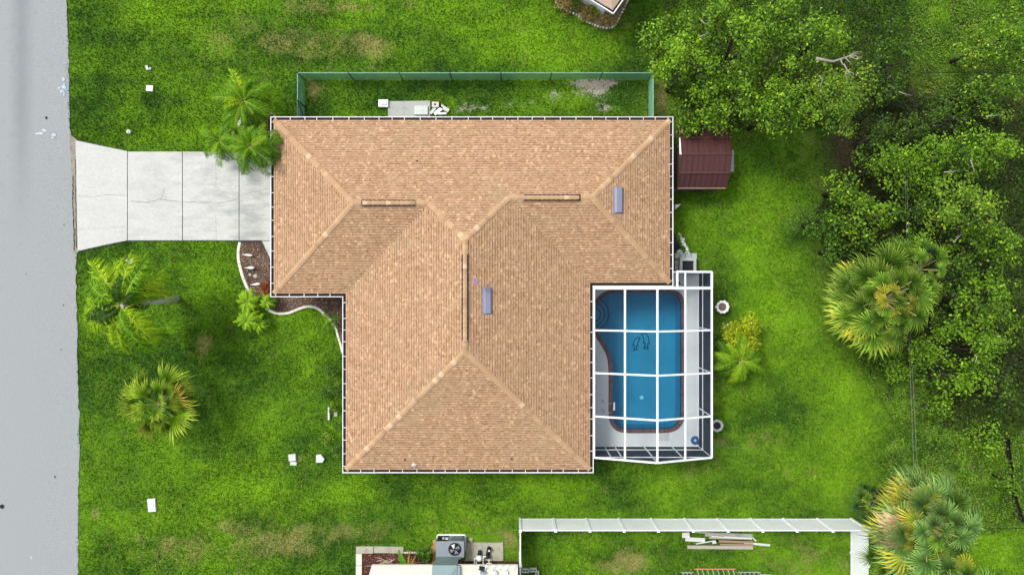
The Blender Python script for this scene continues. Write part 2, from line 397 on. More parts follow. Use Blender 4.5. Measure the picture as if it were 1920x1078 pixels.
BLOBS = [  # px, py, rx, ry, channel (b bright, d dry, s sand, k litter), amount
 (165, 150, 45, 300, 'b', -.18), (260, 180, 120, 60, 'b', -.14), (270, 30, 60, 30, 'b', .22), (250, 90, 70, 20, 'd', .18), (210, 85, 30, 12, 'd', .3), (430, 60, 70, 40, 'd', .36), (560, 80, 90, 32, 'd', .5),
 (330, 110, 60, 14, 'd', .2), (640, 10, 130, 16, 'd', .62), (700, 85, 60, 24, 'd', .34), (760, 70, 40, 18, 's', .16), (870, 75, 55, 20, 's', .24), (990, 92, 26, 9, 's', .38), (985, 60, 30, 20, 'd', .2), (620, 130, 160, 12, 'd', .16),
 (880, 40, 120, 40, 'b', .16), (1050, 80, 110, 50, 'b', .26), (1020, 20, 40, 30, 'b', .2), (1210, 90, 50, 110, 'b', -.32), (1190, 40, 40, 50, 'd', .2), (400, 165, 90, 40, 'b', .22), (330, 250, 120, 24, 'b', .14), (490, 150, 30, 30, 'd', .16),
 (520, 180, 18, 20, 's', .22), (340, 262, 60, 14, 'd', .14), (720, 125, 400, 10, 'b', -.12), (860, 205, 60, 14, 's', .32), (720, 180, 20, 14, 's', .34),
 # inside the green fence
 (650, 180, 70, 40, 'b', -.30), (780, 170, 80, 30, 'b', -.34), (930, 175, 90, 40, 'b', -.30), (1150, 180, 60, 40, 'b', -.12), (1120, 165, 42, 18, 's', .62), (1040, 175, 40, 14, 's', .30), (1135, 205, 28, 14, 's', .48), (930, 200, 110, 20, 's', .30), (1060, 190, 110, 26, 's', .29), (880, 170, 60, 20, 's', .2), (1100, 155, 90, 8, 's', .5), (1210, 190, 8, 30, 's', .45), (585, 175, 12, 30, 'd', .6), (700, 200, 14, 20, 's', .25), (600, 165, 30, 12, 'd', .4), (780, 195, 40, 16, 'b', -.1),
 (1240, 190, 12, 40, 'd', .8), (1240, 215, 14, 18, 'k', .55),
 # front lawn
 (380, 640, 20, 28, 'd', .62), (350, 700, 150, 130, 'b', -.12), (480, 660, 140, 90, 'b', -.16), (560, 640, 50, 60, 'b', .26), (430, 740, 90, 80, 'b', -.10), (540, 780, 60, 60, 'b', .12), (560, 860, 18, 8, 'd', .7), (180, 700, 34, 200, 'b', -.08), (470, 900, 90, 50, 'b', .34), (330, 900, 60, 60, 'b', .05),
 (180, 962, 9, 14, 'd', .6), (232, 955, 12, 8, 's', .4), (290, 1040, 44, 30, 'd', .52), (262, 1010, 14, 10, 'd', .5), (316, 1012, 14, 9, 'd', .5), (315, 910, 12, 9, 's', .35), (310, 845, 24, 10, 's', .26), (480, 1020, 90, 40, 'd', .44), (560, 1000, 60, 40, 'd', .32), (370, 1030, 30, 30, 'd', .3), (420, 985, 30, 14, 'd', .36), (262, 850, 10, 10, 's', .32), (375, 480, 16, 10, 's', .33), (400, 830, 60, 30, 'b', -.1), (360, 760, 50, 60, 'b', -.18), (230, 540, 80, 90, 'b', -.06),  # dark blob right of the fan palm puts its soft shadow into the grass
 # strip south of the house
 (640, 920, 60, 24, 'b', .16), (790, 915, 70, 30, 'b', -.26), (880, 905, 50, 20, 'd', .14), (700, 1000, 100, 22, 'd', .30), (880, 985, 120, 18, 'd', .24), (1000, 925, 80, 30, 'b', .12), (1200, 920, 110, 30, 'b', .02), (1130, 950, 100, 14, 'b', -.12), (1360, 940, 90, 30, 'b', .1), (950, 1010, 20, 18, 'd', .5),
 # back yard
 (1420, 480, 90, 150, 'b', .24), (1480, 620, 70, 100, 'b', .20), (1430, 270, 100, 50, 'b', -.26), (1540, 280, 40, 60, 'd', .26), (1585, 270, 34, 60, 'k', .75), (1560, 330, 50, 70, 'b', -.28), (1490, 380, 24, 60, 'd', .28), (1500, 470, 26, 70, 'b', -.3), (1450, 740, 60, 60, 'b', -.26), (1430, 830, 70, 70, 'd', .26), (1440, 850, 50, 70, 's', .12), (1590, 780, 60, 130, 'b', .34), (1560, 900, 80, 30, 'b', .12), (1370, 640, 34, 110, 'b', -.2), (1345, 620, 14, 60, 'k', .5), (1350, 700, 18, 40, 'k', .3), (1325, 500, 22, 40, 'd', .3), (1345, 880, 30, 20, 'd', .34), (1350, 830, 20, 30, 'd', .25), (1280, 360, 30, 10, 'k', .5),  # uppermost dark blob puts the tree group's shadow into the grass colour
 (1640, 960, 50, 60, 'k', .5), (1520, 960, 60, 14, 'b', -.2), (1600, 960, 40, 30, 'b', -.3),
 # under the trees and the rough beyond
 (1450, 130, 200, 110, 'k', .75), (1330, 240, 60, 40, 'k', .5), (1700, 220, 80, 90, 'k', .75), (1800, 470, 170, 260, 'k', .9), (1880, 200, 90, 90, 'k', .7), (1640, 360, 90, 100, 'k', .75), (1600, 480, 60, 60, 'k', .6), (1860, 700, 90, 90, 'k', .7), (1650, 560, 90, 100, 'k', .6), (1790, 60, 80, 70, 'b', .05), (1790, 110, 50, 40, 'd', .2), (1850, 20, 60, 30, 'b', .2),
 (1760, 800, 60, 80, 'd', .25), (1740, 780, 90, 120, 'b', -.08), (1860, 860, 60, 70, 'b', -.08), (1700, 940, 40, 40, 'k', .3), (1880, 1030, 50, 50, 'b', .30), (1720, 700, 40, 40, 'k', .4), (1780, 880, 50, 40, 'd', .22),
 # neighbour's yard
 (1000, 1040, 26, 50, 'b', -.24), (1170, 1050, 80, 30, 'd', .42), (1300, 1040, 200, 40, 'd', .12), (1510, 1040, 90, 40, 'd', .40), (1130, 1015, 60, 20, 'b', .1), (1080, 1040, 40, 30, 'b', .05),
]
def fields(px, py):
    n1 = fbm(px / 85, py / 60, 1); n2 = fbm(px / 22, py / 18, 5); n3 = fbm(px / 40, py / 30, 9); n4 = fbm(px / 11, py / 9, 29)
    b = .40 + (n1 - .5) * 1.05 + (n2 - .5) * .55
    d = -.02 + (fbm(px / 60, py / 34, 21) - .5) * .75 + (fbm(px / 16, py / 12, 23) - .5) * .3; s = np.full_like(px, -.10); k = np.zeros_like(px)
    C = {'b': b, 'd': d, 's': s, 'k': k}
    for cx, cy, rx, ry, ch, am in BLOBS:
        e = np.exp(-(((px - cx) / rx) ** 2 + ((py - cy) / ry) ** 2)) * am
        C[ch] += e * (1 if ch in 'bk' else ((.2 + 1.9 * n3) * (.4 + 1.2 * n4) if ch == 'd' else (.75 + .9 * n4)))
    # mower passes
    b += .045 * np.sign(np.sin(py / 6.5 + .6 * np.sin(px / 210))) * (px < 700) * (py < 300)
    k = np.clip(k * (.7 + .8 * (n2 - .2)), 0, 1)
    return np.clip(b, 0, 1), np.clip(d, -.3, 1.2), np.clip(s, -.3, 1.2), k

def make_ground():
    def axis(lo, hi, step, extra):
        a = list(np.arange(lo, hi + .01, step)); a += extra
        for sgn, e in ((-1, lo), (1, hi)):
            d = 2; q = e
            while abs(q) < 420: q += sgn * d; d *= 1.6; a.append(q)
        return np.array(sorted(set(np.round(a, 4))))
    cx0, cy1 = W2(1100, 505); cx1, cy0 = W2(1312, 838)
    xs = axis(-33, 33, .3, [cx0, cx1]); ys = axis(-19.5, 19.5, .3, [cy0, cy1])
    X, Y = np.meshgrid(xs, ys); nx, ny = len(xs), len(ys)
    px = X * S0 + 960; py = 539 - Y * S0
    b, d, s, k = fields(px, py)
    out = (np.abs(X) > 33.01) | (np.abs(Y) > 19.51); b[out] = .4; d[out] = 0; s[out] = -.2; k[out] = 0
    inside = (np.abs(X) < 33) & (np.abs(Y) < 20)
    Z = np.where(inside, (fbm(X / 3, Y / 3, 2) - .5) * .05 - .02, -.03)
    V = np.stack([X.ravel(), Y.ravel(), Z.ravel()], 1)
    I = np.arange(nx * ny).reshape(ny, nx)
    F = np.stack([I[:-1, :-1], I[:-1, 1:], I[1:, 1:], I[1:, :-1]], -1)
    mx = (X[:-1, :-1] + X[1:, 1:]) / 2; my = (Y[:-1, :-1] + Y[1:, 1:]) / 2
    keep = ~((mx > cx0) & (mx < cx1) & (my > cy0) & (my < cy1))
    F = F[keep]
    fa = np.stack([b.ravel(), d.ravel(), s.ravel()], 1); fb = np.stack([k.ravel()] * 3, 1)
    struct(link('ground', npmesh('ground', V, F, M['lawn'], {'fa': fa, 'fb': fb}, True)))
make_ground()

# road: a ragged-edged sheet of old asphalt
def make_road():
    pts = []
    ys = np.arange(-260, 1340, 4.0)
    rag = (fbm(ys / 9, ys * 0, 31, 3) - .5) * 5
    right = [W2(road_edge(y) + r, y) for y, r in zip(ys, rag)]
    V = []; F = []
    for i, (x, y) in enumerate(right):
        V += [(x, y, .02), (x - .15, y, .028), (-29.6, y, .05), (-33.0, y, .03)]
        if i: a = (i - 1) * 4; F += [(a + j, a + j + 1, a + j + 5, a + j + 4) for j in range(3)]
    V2 = list(V)
    m = MB().add(V, [f[::-1] for f in F]); o = m.build('road', M['asphalt'], None, True); struct(o)
    # the straight run beyond both ends of the modelled kerb line
    far = MB()
    for y0, y1 in ((24.6, 300), (-300, -24.6)): far.sheet([(-33, y0), (-26.2, y0), (-26.2, y1), (-33, y1)], .012)
    far.build('road_beyond', M['asphalt'], o)
    return o
road = make_road()
def splash(name, px, py, r, mat, z=.055, n=14, ax=1.0, seed=0):
    q = random.Random(seed); p = []
    for i in range(n):
        a = 2 * math.pi * i / n; rr = r * q.uniform(.45, 1.15); p.append(W2(px + rr * math.cos(a) * ax, py + rr * math.sin(a)))
    return MB().sheet(p[::-1], z).build(name, mat, road)
M['scuff'] = simple('chalky_scuff', (.43, .45, .47), .9, .12, 12); M['bluep'] = simple('blue_marking_paint', (.20, .36, .55), .8, .2, 12)
for i, (x, y, r, ax) in enumerate(((120, 150, 5, .6), (121, 163, 7, .7), (117, 172, 4, 1), (121, 178, 4, .6), (77, 251, 4, 2.4), (84, 245, 3, 1.8), (102, 254, 4, 1.2), (100, 259, 3, 1.2), (60, 1044, 3, .8), (112, 166, 3, 1.4))):
    splash('paint_scuff', x, y, r, M['scuff'], seed=i, ax=ax)
for i, (x, y) in enumerate(((123, 120), (122, 168), (126, 170), (122, 158))): splash('marking_paint', x, y, 2.2, M['bluep'], .060, 8, 2.0, seed=40 + i)
for i, (x, y, r) in enumerate(((88, 222, 2.6), (104, 893, 2.0), (120, 572, 1.4), (50, 514, 1.3), (116, 655, 1.2), (121, 422, 1.2))): splash('tar_spot', x, y, r, M['dark'], .062, 9, 1, seed=60 + i)
o = tag(link('valve_cover', None, None, W(4, 949, .055)), 'round dark valve cover at the left edge of the road', 'valve cover')
MB().lathe([(.13, 0), (.13, .012), (.11, .016), (0, .016)], n=20).build('lid', M['dark'], o); MB().lathe([(.15, 0), (.16, .006), (.13, .008)], n=20).build('rim', M['grey'], o)

# driveway of separate slabs with open joints
drive = struct(link('driveway', None))
def slab(px_poly, name='slab', mat='concrete', z=.07, parent=None, inset=.0, label=None, bevel=.012):
    p = [W2(*q) for q in px_poly]
    a = sum(p[i - 1][0] * p[i][1] - p[i][0] * p[i - 1][1] for i in range(len(p)))
    if a < 0: p = p[::-1]
    if inset: p = offset(p, inset)
    return MB().prism(p, -.15, z).build(name, M[mat], parent, bevel=bevel)
slab([(143, 264), (190, 274), (239.6, 284), (239.6, 451), (195, 460), (147, 471), (145, 360)], parent=drive)
slab([(240.8, 285), (342.6, 285), (342.6, 451), (240.8, 451)], parent=drive)
slab([(343.8, 285), (448.6, 285.5), (448.6, 451), (343.8, 451)], parent=drive)
slab([(449.8, 285.5), (530, 285.5), (530, 451), (449.8, 451)], parent=drive)
slab([(490.6, 452.2), (530, 452.2), (530, 520), (509, 490)], parent=drive)
M['joint'] = simple('joint_dirt', (.07, .07, .065), .95, .4, 20)
MB().sheet([W2(*q) for q in ((142, 262), (147, 472), (240, 452), (528, 452), (528, 286), (240, 284))], .03).build('joint_filler', M['joint'], drive)
M['crack'] = simple('crack_dirt', (.20, .19, .165), .95, .3, 25)
def crack(pts, w, seed, z=.0735, mat='crack', parent=None, name='crack'):
    q = random.Random(seed); P = []
    for (x0, y0), (x1, y1) in zip(pts[:-1], pts[1:]):
        n = max(2, int(math.hypot(x1 - x0, y1 - y0) / 3.5))
        for i in range(n): t = i / n; P.append((x0 + (x1 - x0) * t + q.uniform(-.8, .8), y0 + (y1 - y0) * t + q.uniform(-1.1, 1.1)))
    P.append(pts[-1]); v = []; f = []
    for i, (x, y) in enumerate(P):
        a = P[max(0, i - 1)]; b = P[min(len(P) - 1, i + 1)]; dx, dy = b[0] - a[0], b[1] - a[1]; L = math.hypot(dx, dy) or 1
        ww = w * q.uniform(.4, 1.2); nx, ny = -dy / L * ww, dx / L * ww
        v += [W(x + nx, y + ny)[:2] + (z,), W(x - nx, y - ny)[:2] + (z,)]
        if i: f.append((2 * i - 2, 2 * i, 2 * i + 1, 2 * i - 1))
    return MB().add(v, f).build(name, M[mat], parent or drive)
crack([(148, 368), (175, 370), (200, 366), (238, 367)], .32, 1); crack([(246, 378), (280, 380), (300, 374), (342, 379)], .5, 2); crack([(302, 376), (308, 364), (309, 352)], .35, 3)
crack([(345, 379), (380, 380), (420, 380), (448, 374)], .42, 4); crack([(451, 366), (470, 362), (490, 358), (506, 352)], .3, 5)
crack([(406, 400), (406, 450)], .22, 6); crack([(406, 300), (406, 350)], .2, 7); crack([(148, 430), (190, 428), (236, 425)], .22, 8)
# broken edge between road and driveway
M['seam'] = simple('crumbled_asphalt_edge', (.26, .235, .19), .95, .35, 9, .01, dirt=((.09, .085, .08), .8))
MB().sheet([W2(*q) for q in ((131, 252), (136, 330), (137, 400), (139, 474), (148, 474), (146, 380), (144, 300), (145, 262))], .061).build('broken_edge', M['seam'], road)
crack([(139, 330), (138, 380), (140, 420), (141, 470)], 1.0, 9, .066, 'dark', road); crack([(143, 300), (143, 350), (144, 400), (145, 465)], .7, 10, .067, 'dark', road)

# ------------------------------------------------------------------ loose cover (chips) and leaf scatters
def leaves(P, Nrm, size, asp=.62, fold=.12, rs=RS, az=None):
    """rhombic leaves: P (n,3) centres, Nrm (n,3) normals, size (n,)"""
    n = len(P); t = rs.randn(n, 3) if az is None else az
    Nn = Nrm / (np.linalg.norm(Nrm, axis=1, keepdims=True) + 1e-9)
    t = t - Nn * np.sum(t * Nn, 1, keepdims=True); t /= np.linalg.norm(t, axis=1, keepdims=True) + 1e-9
    b = np.cross(Nn, t); s = size[:, None]
    v0 = P - t * s * .5; v2 = P + t * s * .5; v1 = P + b * s * asp * .5 + Nn * s * fold - t * s * .05; v3 = P - b * s * asp * .5 + Nn * s * fold - t * s * .05
    V = np.stack([v0, v1, v2, v3], 1).reshape(-1, 3); F = np.arange(4 * n).reshape(n, 4); return V, F
def leafmesh(name, P, Nrm, size, col, mat, **kw):
    V, F = leaves(P, Nrm, size, **kw); return npmesh(name, V, F, M[mat], {'Col': np.repeat(col, 4, 0)})
def lerp(a, b, t): t = np.asarray(t)[:, None]; return np.array(a)[None] * (1 - t) + np.array(b)[None] * t
def scatter(name, poly_px, n, zr, size, pal, label=None, cat=None, mat='leaf', seed=0, flat=.5, parent=None, kind='stuff', soft=None):
    rs = np.random.RandomState(seed); p = np.array(poly_px); x0, y0 = p.min(0); x1, y1 = p.max(0)
    X = rs.uniform(x0, x1, n * 3); Y = rs.uniform(y0, y1, n * 3); k = inpoly(X, Y, poly_px)
    if soft: k &= fbm(X / soft, Y / soft, seed + 50) > rs.uniform(.30, .62, n * 3)
    X, Y = X[k][:n], Y[k][:n]; n = len(X)
    z = zr[0] + (zr[1] - zr[0]) * rs.rand(n) * fbm(X / 16, Y / 16, seed)
    P = np.stack([(X - 960) / S0, (539 - Y) / S0, z], 1)
    Nrm = rs.randn(n, 3) * flat + np.array([0, 0, 1]); sz = rs.uniform(size[0], size[1], n)
    t = np.clip(.25 + .5 * rs.rand(n) + (fbm(X / 20, Y / 20, seed + 3) - .5) * 1.4, 0, 1)
    col = lerp(pal[0], pal[1], t) * rs.uniform(.7, 1.25, (n, 1))
    if len(pal) > 2: q = rs.rand(n) < .16; col[q] = np.array(pal[2]) * rs.uniform(.7, 1.2, (q.sum(), 1))
    o = link(name, leafmesh(name, P, Nrm, sz, col, mat, rs=rs), parent)
    if label: tag(o, label, cat, None, kind)
    elif kind: o['kind'] = kind
    return o

MULCH = ((.09, .055, .038), (.24, .16, .12), (.34, .27, .22))
def bed(name, poly, z, label, seed, n, pal=MULCH, sz=(.05, .13)):
    o = tag(MB().sheet([W2(*q) for q in poly][::-1], z).build(name, simple(name + '_soil', pal[0], .95, .4, 12, .01)), None, None, None, 'structure')
    scatter('mulch_chip' if 'mulch' in name else 'leaf_litter', poly, n, (z + .005, z + .03), sz, pal, mat='chip', seed=seed, flat=.3, parent=o)
    return o
bed('mulch_bed', BED, .03, '', 5, 5200); b2 = bed('mulch_bed', BED2, .03, '', 6, 1600, ((.07, .035, .025), (.17, .08, .055), (.26, .17, .13)))
bed('planting_bed', NBED, .03, '', 7, 4200, ((.18, .13, .07), (.42, .31, .15), (.48, .40, .27)))
bed('mulch_bed', SBED, .02, '', 8, 2600, ((.07, .025, .018), (.15, .065, .045), (.30, .2, .14)))

# ------------------------------------------------------------------ grass blades (stuff)
def make_grass(n=420000):
    rs = np.random.RandomState(21)
    X = rs.uniform(118, 1960, n); Y = rs.uniform(-30, 1110, n)
    ok = X > road_edge(Y) - 1.5
    x, y = (X - 960) / S0, (539 - Y) / S0
    ok &= ~inpoly(x, y, offset(HOUSE, .5))
    for poly in (DRIVE, BED, BED2, NBED, SBED, CAGEG, [(728, 190), (807, 190), (807, 216), (728, 216)], [(668, 1023), (757, 1023), (757, 1036), (680, 1036), (680, 1080), (668, 1080)], [(817, 1003), (943, 1003), (943, 1052), (817, 1052)], [(1266, 475), (1307, 475), (1307, 508), (1266, 508)]):
        ok &= ~inpoly(X, Y, poly)
    b, d, s, k = fields(X, Y)
    nz = fbm(X / 8, Y / 8, 77)
    ok &= rs.rand(n) > np.clip((s + (nz - .5) * 1.5 - .35) * 3, 0, 1) * .93
    ok &= rs.rand(n) > k * .85
    X, Y, b, d, k, nz = X[ok], Y[ok], b[ok], d[ok], k[ok], nz[ok]; n = len(X)
    x, y = (X - 960) / S0, (539 - Y) / S0; z = np.full(n, -.02)
    tall = .65 + .9 * fbm(X / 30, Y / 30, 14)
    L = rs.uniform(.05, .13, n) * tall; a = rs.uniform(0, 2 * np.pi, n); lean = rs.uniform(.45, .97, n)
    dx, dy = np.cos(a), np.sin(a); w = rs.uniform(.018, .042, n)
    B = np.stack([x, y, z], 1); T = B + np.stack([dx * L * lean, dy * L * lean, L * np.sqrt(1 - lean ** 2) + .02], 1)
    sd = np.stack([-dy, dx, dx * 0], 1) * w[:, None]
    V = np.stack([B - sd, B + sd, T], 1).reshape(-1, 3)
    br = np.clip(b + (rs.rand(n) - .5) * .55 + (fbm(X / 5, Y / 5, 41) - .5) * .6, 0, 1)
    col = lerp(DARKG, BRIGHTG, br)
    dry = np.clip((d + (fbm(X / 12, Y / 12, 43) - .5) * 1.3 - .25) / .55, 0, .9)
    dry = np.where(rs.rand(n) < .05, .7, dry)
    col = col * (1 - dry[:, None]) + np.array((.31, .29, .09)) * dry[:, None]
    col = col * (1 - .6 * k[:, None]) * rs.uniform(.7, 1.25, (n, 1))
    me = npmesh('grass', V, np.arange(3 * n).reshape(n, 3), M['blade'], {'Col': np.repeat(col, 3, 0)})
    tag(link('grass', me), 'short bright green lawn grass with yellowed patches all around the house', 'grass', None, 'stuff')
make_grass()

# ------------------------------------------------------------------ the house
house = thing('house', 'single storey house under a tan shingled hip roof with white gutters', 'house')
wallp = offset(HOUSE, .62)
MB().prism(wallp, -.1, ZE - .12).build('wall', M['cream'], house)
sof = MB(); sof.prism(HOUSE, ZE - .13, ZE - .11, holes=[offset(HOUSE, .55)[::-1]]); sof.build('soffit', M['white'], house)
roof = link('roof', None, house)
z0 = ZE + .02; IN = .195
rp = offset(HOUSE, IN)
# skeleton of equal-pitch hip roof: nodes in eave pixels with their distance from the eave
def nd(x, y, d): q = hp(x, y); return (q[0], q[1], z0 + (d / SE - IN) * PITCH)
w = 169.0; e = 159.0; g = 235.75
A, H, G, F_, E, D, C, B = [(p[0], p[1], z0) for p in rp]
W1 = nd(507 + w, 388, w); Wv = nd(642 + w, 388, w); T1 = nd(877.5, 219 + g, g); E2 = nd(1113 - e, 378, e); E1 = nd(1262.5 - e, 378, e); S1 = nd(877.5, 886.5 - g, g)
SLOPES = [[A, B, E1, E2, T1, Wv, W1], [H, A, W1], [G, H, W1, Wv], [F_, G, Wv, T1, S1], [E, F_, S1], [D, E, S1, T1, E2], [C, D, E2, E1], [B, C, E1]]
mb = MB()
for s in SLOPES: mb.add(s, [tuple(range(len(s)))[::-1]] if False else [tuple(range(len(s)))])
deckm = mb.build('roof_deck', simple('shingle_underlay', (.33, .21, .125), .95, .2, 20), roof)
def shingles(slope, seed):
    rs = random.Random(seed); a, b = Vector(slope[0]), Vector(slope[1])
    # eave runs a->b ; v grows inward
    u = (b - a).normalized(); c = sum((Vector(p) for p in slope), Vector()) / len(slope)
    v = Vector((-u.y, u.x, 0))
    if (c - a).dot(v) < 0: v = -v
    P = [((Vector(p) - a).dot(u), (Vector(p) - a).dot(v)) for p in slope]; vm = max(p[1] for p in P)
    def span(t):
        xs = []
        for i in range(len(P)):
            (x0, y0), (x1, y1) = P[i - 1], P[i]
            if (y0 - t) * (y1 - t) <= 0 and abs(y0 - y1) > 1e-9: xs.append(x0 + (x1 - x0) * (t - y0) / (y1 - y0))
        return (min(xs), max(xs)) if len(xs) > 1 else None
    EXP = .136; k = 0; V = []; Fc = []; Cc = []
    def put(q, col):
        n = len(V)
        for (uu, vv, lift) in q:
            p = a + u * uu + v * vv; V.append((p.x, p.y, z0 + vv * PITCH + lift)); Cc.append(col)
        Fc.append((n, n + 1, n + 2, n + 3))
    while k * EXP < vm - .02:
        v0 = k * EXP; v1 = min(v0 + EXP, vm - .001); s0 = span(v0 + .001); s1 = span(v1 - .001)
        if not s0 or not s1: break
        x = min(s0[0], s1[0]) - rs.random() * .3; hi = max(s0[1], s1[1])
        while x < hi:
            wd = rs.choice((.07, .09, .12, .15, .19)); x2 = x + wd; r = rs.random()
            if r < .46: col = (.405, .250, .148)
            elif r < .66: col = (.455, .285, .170)
            elif r < .94: col = (.355, .213, .112)
            else: col = (.53, .35, .205)
            j = rs.uniform(.93, 1.07); col = tuple(q * j for q in col) + (1,)
            bb = rs.choice((.40, .50, .60, .85)); band = tuple(q * bb for q in col[:3]) + (1,)  # darker printed strip; puts the shadow line between courses into the tab colour
            vmid = v0 + (v1 - v0) * rs.choice((.70, .74, .60))
            sm = (s0[0] + (s1[0] - s0[0]) * .72, s0[1] + (s1[1] - s0[1]) * .72)
            cl = lambda t, s: min(max(t, s[0]), s[1])
            l0, r0, lm, rm, l1, r1 = cl(x, s0), cl(x2, s0), cl(x, sm), cl(x2, sm), cl(x, s1), cl(x2, s1)
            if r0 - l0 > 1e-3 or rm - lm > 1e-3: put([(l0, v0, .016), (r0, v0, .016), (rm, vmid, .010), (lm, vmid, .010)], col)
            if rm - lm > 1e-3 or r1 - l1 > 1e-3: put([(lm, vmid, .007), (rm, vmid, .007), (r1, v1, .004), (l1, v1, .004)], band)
            x = x2
        k += 1
    # wind faces upwards
    Fn = np.array(Fc); Vn = np.array(V); nrm = np.cross(Vn[Fn[:, 1]] - Vn[Fn[:, 0]], Vn[Fn[:, 2]] - Vn[Fn[:, 0]])
    if np.median(nrm[:, 2]) < 0: Fn = Fn[:, ::-1]
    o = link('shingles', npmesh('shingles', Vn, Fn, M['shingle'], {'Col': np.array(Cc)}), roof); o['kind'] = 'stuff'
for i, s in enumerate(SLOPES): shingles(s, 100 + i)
# ridge and hip caps
def capmesh(kind, L=.30, hw=.145):
    dr = PITCH * (.707 if kind == 'hip' else 1.0) * hw; t = .012
    v = []
    for x, lift in ((0, .018), (L, .006)):
        v += [(x, -hw, -dr + lift), (x, -.03, lift - .003), (x, .03, lift - .003), (x, hw, -dr + lift)]
    v += [(0, -hw, -dr + .018 - t), (0, hw, -dr + .018 - t), (0, 0, .018 - t - .004)]
    return MB().add(v, [(0, 1, 5, 4)[::-1], (1, 2, 6, 5)[::-1], (2, 3, 7, 6)[::-1], (0, 8, 10, 9, 3, 2, 1)]).mesh('ridge_cap', M['cap'])
cap_h, cap_r = capmesh('hip'), capmesh('ridge')
VENTS = {'w': ((678, 388), (779, 388)), 'e': ((982, 378), (1087, 378)), 's': ((877, 478), (877, 638))}
def caps(a, b, kind, raised=None):
    a, b = Vector(a), Vector(b); d = b - a; L = d.length; n = round(L / .245); st = L / n
    fwd = d.normalized(); side = Vector((0, 0, 1)).cross(fwd).normalized(); up = fwd.cross(side)
    rot = Matrix((fwd, side, up)).transposed().to_euler()
    for i in range(n):
        p = a + fwd * (i * st); mid = p + fwd * st * .5
        lift = .022
        if raised and raised(mid): lift = .085
        link('ridge_cap', cap_h if kind == 'hip' else cap_r, roof, p + up * lift, rot)
for a, b in ((A, W1), (H, W1), (B, E1), (C, E1), (F_, S1), (E, S1), (Wv, T1), (E2, T1)): caps(a, b, 'hip')
def seen(p): s = FPX / (CAM_H - p.z); return 960 + p.x * s, 539 - p.y * s
caps(W1, Wv, 'ridge', lambda p: 678 < seen(p)[0] < 778); caps(E2, E1, 'ridge', lambda p: 982 < seen(p)[0] < 1088)
caps(S1, T1, 'ridge', lambda p: 478 < seen(p)[1] < 638)
def ridge_vent(z, a, b, horiz):
    s = (CAM_H - z) / FPX; pa = Vector(((a[0] - 960) * s, -(a[1] - 539) * s, z + .02)); pb = Vector(((b[0] - 960) * s, -(b[1] - 539) * s, z + .02))
    MB().bar(pa, pb, .36, .09).build('ridge_vent', M['dark'], roof)
zr = lambda d: z0 + (d / SE - IN) * PITCH
def on_ridge(px, ridge_y_world, z): return ((px - 960) * (CAM_H - z) / FPX, ridge_y_world, z)
zw, zee, zs = zr(w), zr(e), zr(g)
MB().bar((on_ridge(678, W1[1], zw + .015)), (on_ridge(778, W1[1], zw + .015)), .315, .1).build('ridge_vent', M['dark'], roof)
MB().bar((on_ridge(982, E1[1], zee + .015)), (on_ridge(1088, E1[1], zee + .015)), .315, .1).build('ridge_vent', M['dark'], roof)
yv = lambda py, z: -(py - 539) * (CAM_H - z) / FPX
MB().bar((T1[0], yv(478, zs), zs + .015), (T1[0], yv(638, zs), zs + .015), .315, .1).build('ridge_vent', M['dark'], roof)
# gutters
def ring(polyA, zA, polyB, zB, m, mb):
    n = len(polyA)
    mb.add([(p[0], p[1], zA) for p in polyA] + [(p[0], p[1], zB) for p in polyB], [(i, (i + 1) % n, n + (i + 1) % n, n + i) for i in range(n)], m)
gut = MB(); O0, O1, O2, O3 = HOUSE, offset(HOUSE, .034), offset(HOUSE, .045), offset(HOUSE, .205)
ring(O0, ZE, O1, ZE, 0, gut); ring(offset(HOUSE, .02), ZE - .13, O0, ZE, 0, gut); ring(O1, ZE, O2, ZE - .1, 0, gut)
go = gut.build('gutter', M['gutter'], house)
de = MB(); ring(O2, ZE - .065, O3, ZE - .06, 0, de); de.build('gutter_debris', M['dark'], go)
fa = MB(); ring(offset(HOUSE, .02), ZE - .13, O3, ZE - .13, 0, fa); ring(O3, ZE - .13, O3, ZE + .005, 0, fa); fa.build('fascia', M['gutter'], house)
hang = MB().box((0, .11, .004), (.030, .20, .014)).mesh('gutter_hanger', M['gutter'])
q = random.Random(4)
for i in range(8):
    a, b = Vector(HOUSE[i - 1]), Vector(HOUSE[i]); L = (b - a).length; d = (b - a) / L; t = .3
    if i == 6: continue
    while t < L - .15:
        p = a + d * t; link('gutter_hanger', hang, go, (p.x, p.y, ZE + .002), (0, 0, math.atan2(d.y, d.x))); t += q.uniform(.62, .92)
